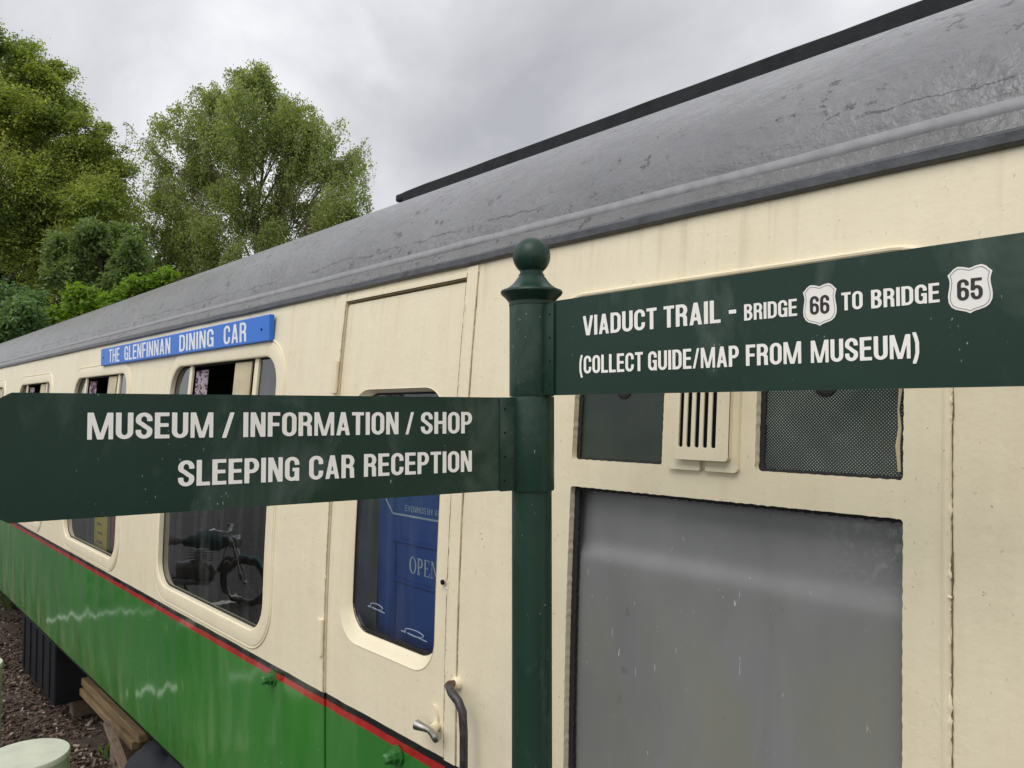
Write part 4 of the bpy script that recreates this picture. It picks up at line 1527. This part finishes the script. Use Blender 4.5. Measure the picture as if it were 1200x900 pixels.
for j in range(nv_ + 1):
    ph = -math.pi / 2 + math.pi * j / nv_
    for i in range(nu_):
        th = 2 * math.pi * i / nu_
        r = 1 + .10 * math.sin(3 * th + 1) * math.cos(ph) + .07 * math.sin(5 * th + 2 * ph) + RNG.normal() * .02
        vs.append((-4.45 + .34 * r * math.cos(ph) * math.cos(th), 1.52 + .22 * r * math.cos(ph) * math.sin(th), max(-.09, .13 + .22 * r * math.sin(ph))))
for j in range(nv_):
    for i in range(nu_):
        fs.append((j * nu_ + i, j * nu_ + (i + 1) % nu_, (j + 1) * nu_ + (i + 1) % nu_, (j + 1) * nu_ + i))
b.add(vs, fs)
tag(b.build('filled_sack', 'sack', None, smooth=60), 'lumpy dark blue black sack lying under the green carriage side', 'sack')

def weed(loc, n, hgt, label):
    t = thing('weed', loc, label, 'weed', 'weeds on the bark ground')
    b = MB()
    for k in range(n):
        a = RNG.random() * 6.28
        d = Vector((math.cos(a), math.sin(a), 0))
        p = Vector(loc) + d * RNG.random() * .05
        l = hgt * (.5 + .6 * RNG.random())
        q = p + d * l * .6 * RNG.random() + Vector((0, 0, l))
        side_ = Vector((-d.y, d.x, 0)) * (.008 + .012 * RNG.random())
        m_ = p.lerp(q, .55) + Vector((0, 0, l * .12))
        b.add([p, m_ - side_, q, m_ + side_], [(0, 1, 2, 3)])
    b.build('leaves', 'leaf_ash', t)


weed((-10.4, 1.73, -.12), 90, .30, 'low green weed under the far end of the carriage at the left edge')
weed((-5.48, 1.47, -.08), 40, .10, 'small green weed beside the leaning plank')

# ------------------------------------------------------------------ motorcycle parked behind, seen mirrored in the first window
MO = Vector((-8.67, -1.26, 0))
hdg = Vector((.676, -.737, 0)).normalized()
lat = Vector((-hdg.y, hdg.x, 0))
mc = thing('motorcycle', MO - hdg * .68, 'old teal motorcycle parked on the asphalt, mirrored in the carriage window', 'motorcycle')
mp_ = lambda f, s, z: MO + hdg * f + lat * s + Vector((0, 0, z))
axm = Matrix(((hdg.x, 0, lat.x), (hdg.y, 0, lat.y), (0, 1, 0))).to_4x4()
for f in (0, -1.36):
    b = MB()
    pts = [mp_(f + .27 * math.cos(t), 0, .32 + .27 * math.sin(t)) for t in np.linspace(0, 2 * math.pi, 33)]
    b.tube(pts, .048, 10, False)
    wh = b.build('wheel', 'rubber', mc, smooth=60)
    b = MB()
    b.tube([mp_(f + .225 * math.cos(t), 0, .32 + .225 * math.sin(t)) for t in np.linspace(0, 2 * math.pi, 33)], .014, 8, False)
    for k in range(18):
        t = k * math.pi / 9
        b.tube([mp_(f, .02 * (-1) ** k, .32), mp_(f + .22 * math.cos(t), 0, .32 + .22 * math.sin(t))], .002, 4)
    b.tube([mp_(f, -.06, .32), mp_(f, .06, .32)], .04, 14)
    b.build('rim', 'chrome', wh)
b = MB()
b.tube([mp_(-.22, 0, .80), mp_(-.30, 0, .84), mp_(-.55, 0, .82), mp_(-.72, 0, .76)], [.06, .14, .13, .05], 16)
b.build('tank', 'teal_paint', mc, smooth=60)
b = MB()
b.tube([mp_(-.70, 0, .78), mp_(-.85, 0, .79), mp_(-1.15, 0, .80), mp_(-1.42, 0, .80)], [.07, .12, .11, .05], 14, True, .5)
b.build('seat', 'leather', mc, smooth=60)
b = MB()
for s in (-.075, .075):
    b.tube([mp_(0, s, .32), mp_(-.20, s, .92)], .022, 10)
b.build('fork', 'chrome', mc, smooth=60)
b = MB()
b.tube([mp_(-.36, -.38, 1.00), mp_(-.26, -.30, 1.03), mp_(-.22, -.1, .96), mp_(-.22, .1, .96), mp_(-.26, .30, 1.03), mp_(-.36, .38, 1.00)], .014, 8)
b.build('handlebar', 'chrome', mc, smooth=60)
b = MB()
b.lathe([(.04, -.12), (.085, -.05), (.095, .02), (.08, .035)], mp_(-.10, 0, .86), 20, Vector((0, 0, 1)).rotation_difference(hdg).to_matrix().to_4x4())
b.build('headlamp', 'chrome', mc, smooth=50)
for f0, f1 in ((.0, 0), (-1.36, 0)):
    b = MB()
    for s in np.linspace(-.06, .06, 4):
        b.tube([mp_(f0 + .35 * math.cos(t), s, .32 + .35 * math.sin(t)) for t in np.linspace(R_(20), R_(165), 14)], .018, 6)
    b.build('mudguard', 'teal_paint', mc, smooth=60)
b = MB()
for z in np.linspace(.50, .68, 7):
    b.box(mp_(-.55, 0, z), (.20, .20, .012))
b.box(mp_(-.62, 0, .40), (.44, .22, .24), Matrix.Rotation(math.atan2(hdg.y, hdg.x), 4, 'Z'), .05)
b.tube([mp_(-.5, .12, .62), mp_(-.3, .14, .45), mp_(-.45, .15, .27), mp_(-1.5, .17, .30)], [.022, .022, .03, .04], 10)
b.build('engine', 'dark_steel', mc)
b = MB()
b.tube([mp_(-.20, 0, .90), mp_(-.28, 0, .45), mp_(-.65, 0, .26), mp_(-.95, 0, .30), mp_(-.95, 0, .74), mp_(-.25, 0, .80)], .018, 8)
b.tube([mp_(-.95, .09, .30), mp_(-1.36, .09, .32)], .02, 8)
b.tube([mp_(-.95, -.09, .30), mp_(-1.36, -.09, .32)], .02, 8)
b.build('frame', 'black', mc, smooth=60)
b = MB()
b.tube([mp_(-.68, .1, .24), mp_(-.60, .26, .0)], .012, 8)
b.build('kick_stand', 'dark_steel', mc)


# ------------------------------------------------------------------ trees
def leaf_cloud(name, mat, pos, nrm, size, parent, wloc, aspect=.55):
    n = len(pos)
    rng = RNG
    d = rng.normal(size=(n, 3))
    a = np.cross(nrm, d)
    a /= np.linalg.norm(a, axis=1)[:, None] + 1e-9
    c = np.cross(nrm, a)
    c /= np.linalg.norm(c, axis=1)[:, None] + 1e-9
    s = size[:, None]
    V = np.stack([pos - a * s * .5, pos + c * s * .5 * aspect, pos + a * s * .5, pos - c * s * .5 * aspect], 1).reshape(-1, 3)
    me = bpy.data.meshes.new(name)
    me.vertices.add(4 * n)
    me.vertices.foreach_set('co', V.astype(np.float32).ravel())
    me.loops.add(4 * n)
    me.loops.foreach_set('vertex_index', np.arange(4 * n, dtype=np.int32))
    me.polygons.add(n)
    me.polygons.foreach_set('loop_start', np.arange(0, 4 * n, 4, dtype=np.int32))
    me.update(calc_edges=True)
    me.validate()
    me.materials.append(M[mat])
    o = bpy.data.objects.new(name, me)
    COL.objects.link(o)
    put(o, parent, wloc)
    return o


def make_tree(name, loc, label, group, trunk, lobes, leafmat, bark, style, twigs, per_twig, size, r0=.2, sub=9, join=.55):
    """lobes: (u, v, w, r): u across (camera right), v up, w away; metres from the foot"""
    rng = RNG
    root = thing(name, loc, label, 'tree', group)
    U = np.array((RT.x, RT.y, 0))
    Wd = np.array((-RT.y, RT.x, 0))
    Z = np.array((0, 0, 1.0))
    tp = np.array([U * p[0] + Z * p[1] + Wd * p[2] for p in trunk])
    wood = MB()
    n = len(tp)
    wood.tube([tuple(p) for p in tp], [max(.015, r0 * (1 - i / n) ** .8) for i in range(n)], 9)
    tz = tp[:, 2]
    P, NN, SS = [], [], []
    rm = float(np.mean([q[3] for q in lobes]))
    for (u, v, w, r) in lobes:
        c = U * u + Z * v + Wd * w
        hd = math.hypot(u, w)
        zs_ = np.clip(v - join * hd - r * .7, tz[0] + .25 * (tz[-1] - tz[0]), tz[-1] * .96)
        st = np.array([np.interp(zs_, tz, tp[:, k]) for k in range(3)])
        mid = st * .5 + c * .5 + Z * (.10 * np.linalg.norm(c - st)) + rng.normal(size=3) * .08 * r
        limb = [(1 - t) ** 2 * st + 2 * t * (1 - t) * mid + t * t * (c + (c - st) * .12) for t in np.linspace(0, 1, 9)]
        lr = r0 * .30 * min(1, .3 + r / 2)
        wood.tube([tuple(p) for p in limb], [lr * (1 - .86 * k / 8) for k in range(9)], 6)
        for _ in range(sub):
            s0 = limb[rng.integers(3, 9)]
            dr = rng.normal(size=3)
            if style == 'birch':
                dr[2] = abs(dr[2]) * .9
            elif style == 'beech':
                dr[2] *= .65
            dr /= np.linalg.norm(dr)
            e_ = c + dr * r * (rng.random() ** .45)
            if style == 'birch':
                s0 = limb[rng.integers(2, 9)]
                e_ = (c * .85 + s0 * .15) + dr * r * np.array((1.15, 1.15, .8)) * (.3 + .8 * rng.random())
            sg = [s0 * (1 - t) + e_ * t + Z * (.14 * math.sin(math.pi * t) * np.linalg.norm(e_ - s0)) for t in np.linspace(0, 1, 5)]
            wood.tube([tuple(p) for p in sg], [lr * .30 * (1 - .8 * k / 4) + .003 for k in range(5)], 4, False)
            nt_ = max(1, int(round(twigs / sub * min(1.9, (r / rm) ** 1.6))))
            for _t in range(nt_):
                t = .3 + .7 * rng.random()
                k = min(3, int(t * 4))
                q0 = sg[k] + (sg[k + 1] - sg[k]) * (t * 4 - k)
                dd = rng.normal(size=3)
                ln = r * (.28 + .40 * rng.random()) * {'birch': 1.25, 'beech': 1.25}.get(style, 1)
                if style == 'birch':
                    dd[2] *= .4
                    dd = dd / np.linalg.norm(dd) * .45 + (e_ - s0) / (np.linalg.norm(e_ - s0) + 1e-6) * .25
                    ln = .35 + .75 * rng.random() ** 1.5
                    droop = 1.35
                elif style == 'beech':
                    dd[2] *= .5
                    dd = dd / np.linalg.norm(dd) + (c - st) / (np.linalg.norm(c - st) + 1e-6) * .7 * np.array((1, 1, .3))
                    droop = .25
                else:
                    dd = dd / np.linalg.norm(dd) * .8 + dr * .6
                    droop = .3
                tt = rng.random(per_twig) ** .8
                base = q0 + np.outer(tt, dd) * ln - np.outer(tt ** 2, Z) * ln * droop
                jit = {'birch': .075, 'beech': .07 + .05 * r}.get(style, .05 + .05 * r)
                pp = base + rng.normal(size=(per_twig, 3)) * jit * (np.array((1, 1, .8)) if style == 'beech' else 1)
                P.append(pp)
                nn_ = rng.normal(size=(per_twig, 3))
                if style == 'beech':
                    nn_ = nn_ * .7 + Z * .7
                elif style == 'birch':
                    nn_ = nn_ * np.array((1, 1, .7))
                else:
                    nn_ = nn_ * .7 + Z * .5
                NN.append(nn_ / (np.linalg.norm(nn_, axis=1)[:, None] + 1e-9))
                SS.append(size * (.65 + .7 * rng.random(per_twig)))
                if _t % 3 == 0:
                    tw = [q0 + dd * ln * t_ - Z * ln * droop * t_ * t_ for t_ in (0, .5, 1)]
                    wood.tube([tuple(p) for p in tw], [.007, .005, .003], 3, False)
    lw = Vector(loc)
    me = bpy.data.meshes.new('trunk')
    me.from_pydata(wood.v, [], wood.f)
    me.materials.append(M[bark])
    to = bpy.data.objects.new('trunk', me)
    COL.objects.link(to)
    put(to, root, lw)
    leaf_cloud('crown', leafmat, np.concatenate(P), np.concatenate(NN), np.concatenate(SS), root, lw)
    return root


def at(px, depth, z=-.3):
    """ground point seen at picture column px (1200 wide) at a forward distance"""
    f = Vector((-math.sin(YAW), math.cos(YAW), 0))
    p = f * depth + RT * ((px - 600) / 893 * depth)
    return Vector((p.x, p.y, z))


def px_lobes(px0, depth, items, seed):
    """picture-space sketch of a crown -> metres"""
    rg = np.random.default_rng(seed)
    k = depth / 893
    out_ = []
    for (x, y, r) in items:
        out_.append(((x - px0) * k, (480 - y) * k + 2.5, (rg.random() * 2 - 1) * r * k * 1.5, r * k))
    return out_


birch_l = [(350, 135, 22), (366, 152, 22), (338, 118, 20), (225, 130, 18), (214, 152, 24), (250, 122, 18), (298, 80, 16), (286, 90, 20), (318, 130, 30), (280, 312, 36), (330, 305, 32), (300, 262, 34), (140, 290, 28), (412, 250, 20), (380, 282, 26), (255, 335, 34), (210, 340, 30), (300, 82, 14), (415, 172, 14), (420, 188, 12), (395, 160, 14), (232, 108, 10), (250, 105, 10), (160, 162, 9), (190, 140, 9), (418, 225, 14), (298, 100, 26), (322, 112, 26), (285, 135, 36), (330, 145, 40), (362, 158, 30), (245, 118, 17), (236, 142, 24), (258, 165, 34), (300, 175, 42), (345, 190, 44), (385, 185, 30), (405, 182, 20), (412, 205, 20),
           (196, 152, 18), (205, 180, 28), (172, 175, 16), (178, 200, 24), (235, 205, 40), (275, 225, 42), (325, 232, 42), (370, 235, 38), (402, 235, 26), (165, 225, 26), (195, 240, 36), (215, 270, 40), (250, 275, 42), (180, 275, 36),
           (395, 262, 24), (360, 275, 30), (325, 280, 30), (150, 255, 26), (235, 310, 36), (190, 310, 34)]
make_tree('birch_tree', at(300, 27), 'airy light green birch with drooping twigs standing behind the carriage roof', 'trees behind the carriage',
          [(0, 0, 0), (.1, 2, 0), (.2, 4.5, .1), (.0, 7, .1), (-.1, 9, 0), (.15, 11, 0), (.1, 13.6, 0)], px_lobes(300, 27, birch_l, 3), 'leaf_birch', 'bark_birch', 'birch', 112, 26, .090, .13, 14, 1.2)
beech_l = [(60, 80, 12), (48, 68, 10), (75, 118, 12), (88, 132, 11), (118, 158, 10), (130, 178, 9), (140, 192, 9), (62, 100, 12), (0, 52, 22), (14, 66, 24), (30, 110, 34), (8, 130, 40), (60, 135, 26), (0, 170, 46), (40, 190, 44), (85, 215, 36), (55, 240, 44), (20, 265, 50), (95, 255, 36), (130, 225, 22), (8, 62, 26), (32, 72, 22), (-20, 85, 40), (50, 92, 16), (20, 110, 40), (-15, 140, 50), (45, 140, 34), (70, 160, 30), (20, 180, 52), (102, 150, 16), (92, 180, 32), (112, 175, 18), (122, 200, 22), (70, 210, 44), (-10, 220, 60), (30, 245, 52), (100, 225, 36), (138, 205, 15), (120, 245, 34), (75, 265, 46), (10, 290, 55), (50, 310, 46), (110, 280, 36)]
make_tree('beech_tree', at(15, 23), 'tall olive green beech at the left edge, its crown rising highest', 'trees behind the carriage',
          [(-1.3, 0, .4), (-1.3, 3, .4), (-1.2, 6, .3), (-.9, 9, .2), (-.4, 13, 0)], px_lobes(15, 23, beech_l, 5), 'leaf_beech', 'bark_dark', 'beech', 150, 38, .086, .16, 14, .5)
ash_l = [(105, 278, 24), (130, 262, 20), (90, 300, 26), (120, 300, 30), (145, 290, 24), (70, 318, 22), (100, 325, 26), (150, 315, 26), (165, 295, 18), (60, 295, 16), (140, 335, 24)]
make_tree('ash_tree', at(115, 19), 'blue green leafy young tree between the beech and the birch', 'trees behind the carriage',
          [(0, 0, 0), (.05, 2.5, 0), (0, 5, 0), (0, 6.8, 0)], px_lobes(115, 19, ash_l, 8), 'leaf_ash', 'bark_dark', 'ash', 81, 34, .11, .12, 9, .8)
bush_l = [(80, 362, 14), (100, 352, 15), (122, 350, 14), (138, 358, 12), (62, 372, 13), (92, 372, 16), (115, 366, 14), (150, 345, 12), (165, 338, 11), (180, 330, 11), (200, 325, 10), (145, 358, 14), (40, 385, 14)]
make_tree('hedge_bush', at(110, 15), 'bright yellow green bush showing just above the far end of the roof', 'trees behind the carriage',
          [(0, 0, 0), (0, 2, 0), (0, 4.2, 0)], px_lobes(110, 15, bush_l, 9), 'leaf_bush', 'bark_dark', 'ash', 54, 26, .10, .07, 9, .8)
fern_l = [(10, 350, 18), (30, 362, 16), (-10, 365, 24), (20, 378, 18), (40, 375, 12), (5, 390, 20), (-20, 340, 20)]
make_tree('elder_bush', at(10, 13), 'pale grey green feathery bush at the lower left edge above the roof', 'trees behind the carriage',
          [(0, 0, 0), (0, 2, 0), (0, 3.9, 0)], px_lobes(10, 13, fern_l, 10), 'leaf_fern', 'bark_dark', 'beech', 54, 30, .075, .07, 9, .8)
dark_l = [(20, 300, 50), (60, 320, 50), (-30, 320, 60), (100, 340, 45), (150, 345, 40), (30, 350, 50), (190, 345, 30), (-40, 260, 60), (80, 280, 40)]  # low crown behind the beech, in the darkest leaf colour
dark_root = make_tree('dark_tree', at(40, 34), 'dark green tree filling the gap behind the beech', 'trees behind the carriage',
          [(0, 0, 0), (.05, 3, 0), (0, 6, 0), (0, 9, 0)], px_lobes(40, 34, dark_l, 12), 'leaf_dark', 'bark_dark', 'ash', 90, 34, .22, .25, 9, .8)

far = copy_tree(dark_root, None, at(-45, 40))
far['label'] = 'deep green tree farthest back, glimpsed through gaps low under the beech'
far.rotation_euler.z = 2.1

# unseen trees added behind the camera to darken the window reflections
side_l = [(0, 8, 0, 2.2), (1.8, 7, .5, 1.8), (-1.9, 6.8, -.4, 1.9), (.5, 5, 1.2, 2.2), (-1.0, 4.4, -1.0, 2.0), (2.6, 4.8, -.6, 1.7), (-2.8, 4.6, .8, 1.7), (.2, 9.8, .1, 1.4), (1.4, 3.2, .8, 1.7), (-1.6, 2.8, .4, 1.7)]
base = make_tree('reflection_tree', (-16, -46, -.3), 'broad green tree added out of view for the window reflections', 'added trees for the window reflections',
                 [(0, 0, 0), (.1, 3, 0), (0, 6, 0), (0, 10, 0)], side_l, 'leaf_dark', 'bark_dark', 'ash', 54, 26, .24, .25, 9, .7)
for k, (x, y) in enumerate(((-25, -44), (-34, -46), (-45, -42), (-7, -48), (3, -46), (13, -48), (-58, -36))):
    c = copy_tree(base, None, (x, y, -.3))
    c.rotation_euler.z = k * 1.3
    c.scale = (1, 1, .85 + .07 * (k % 4))
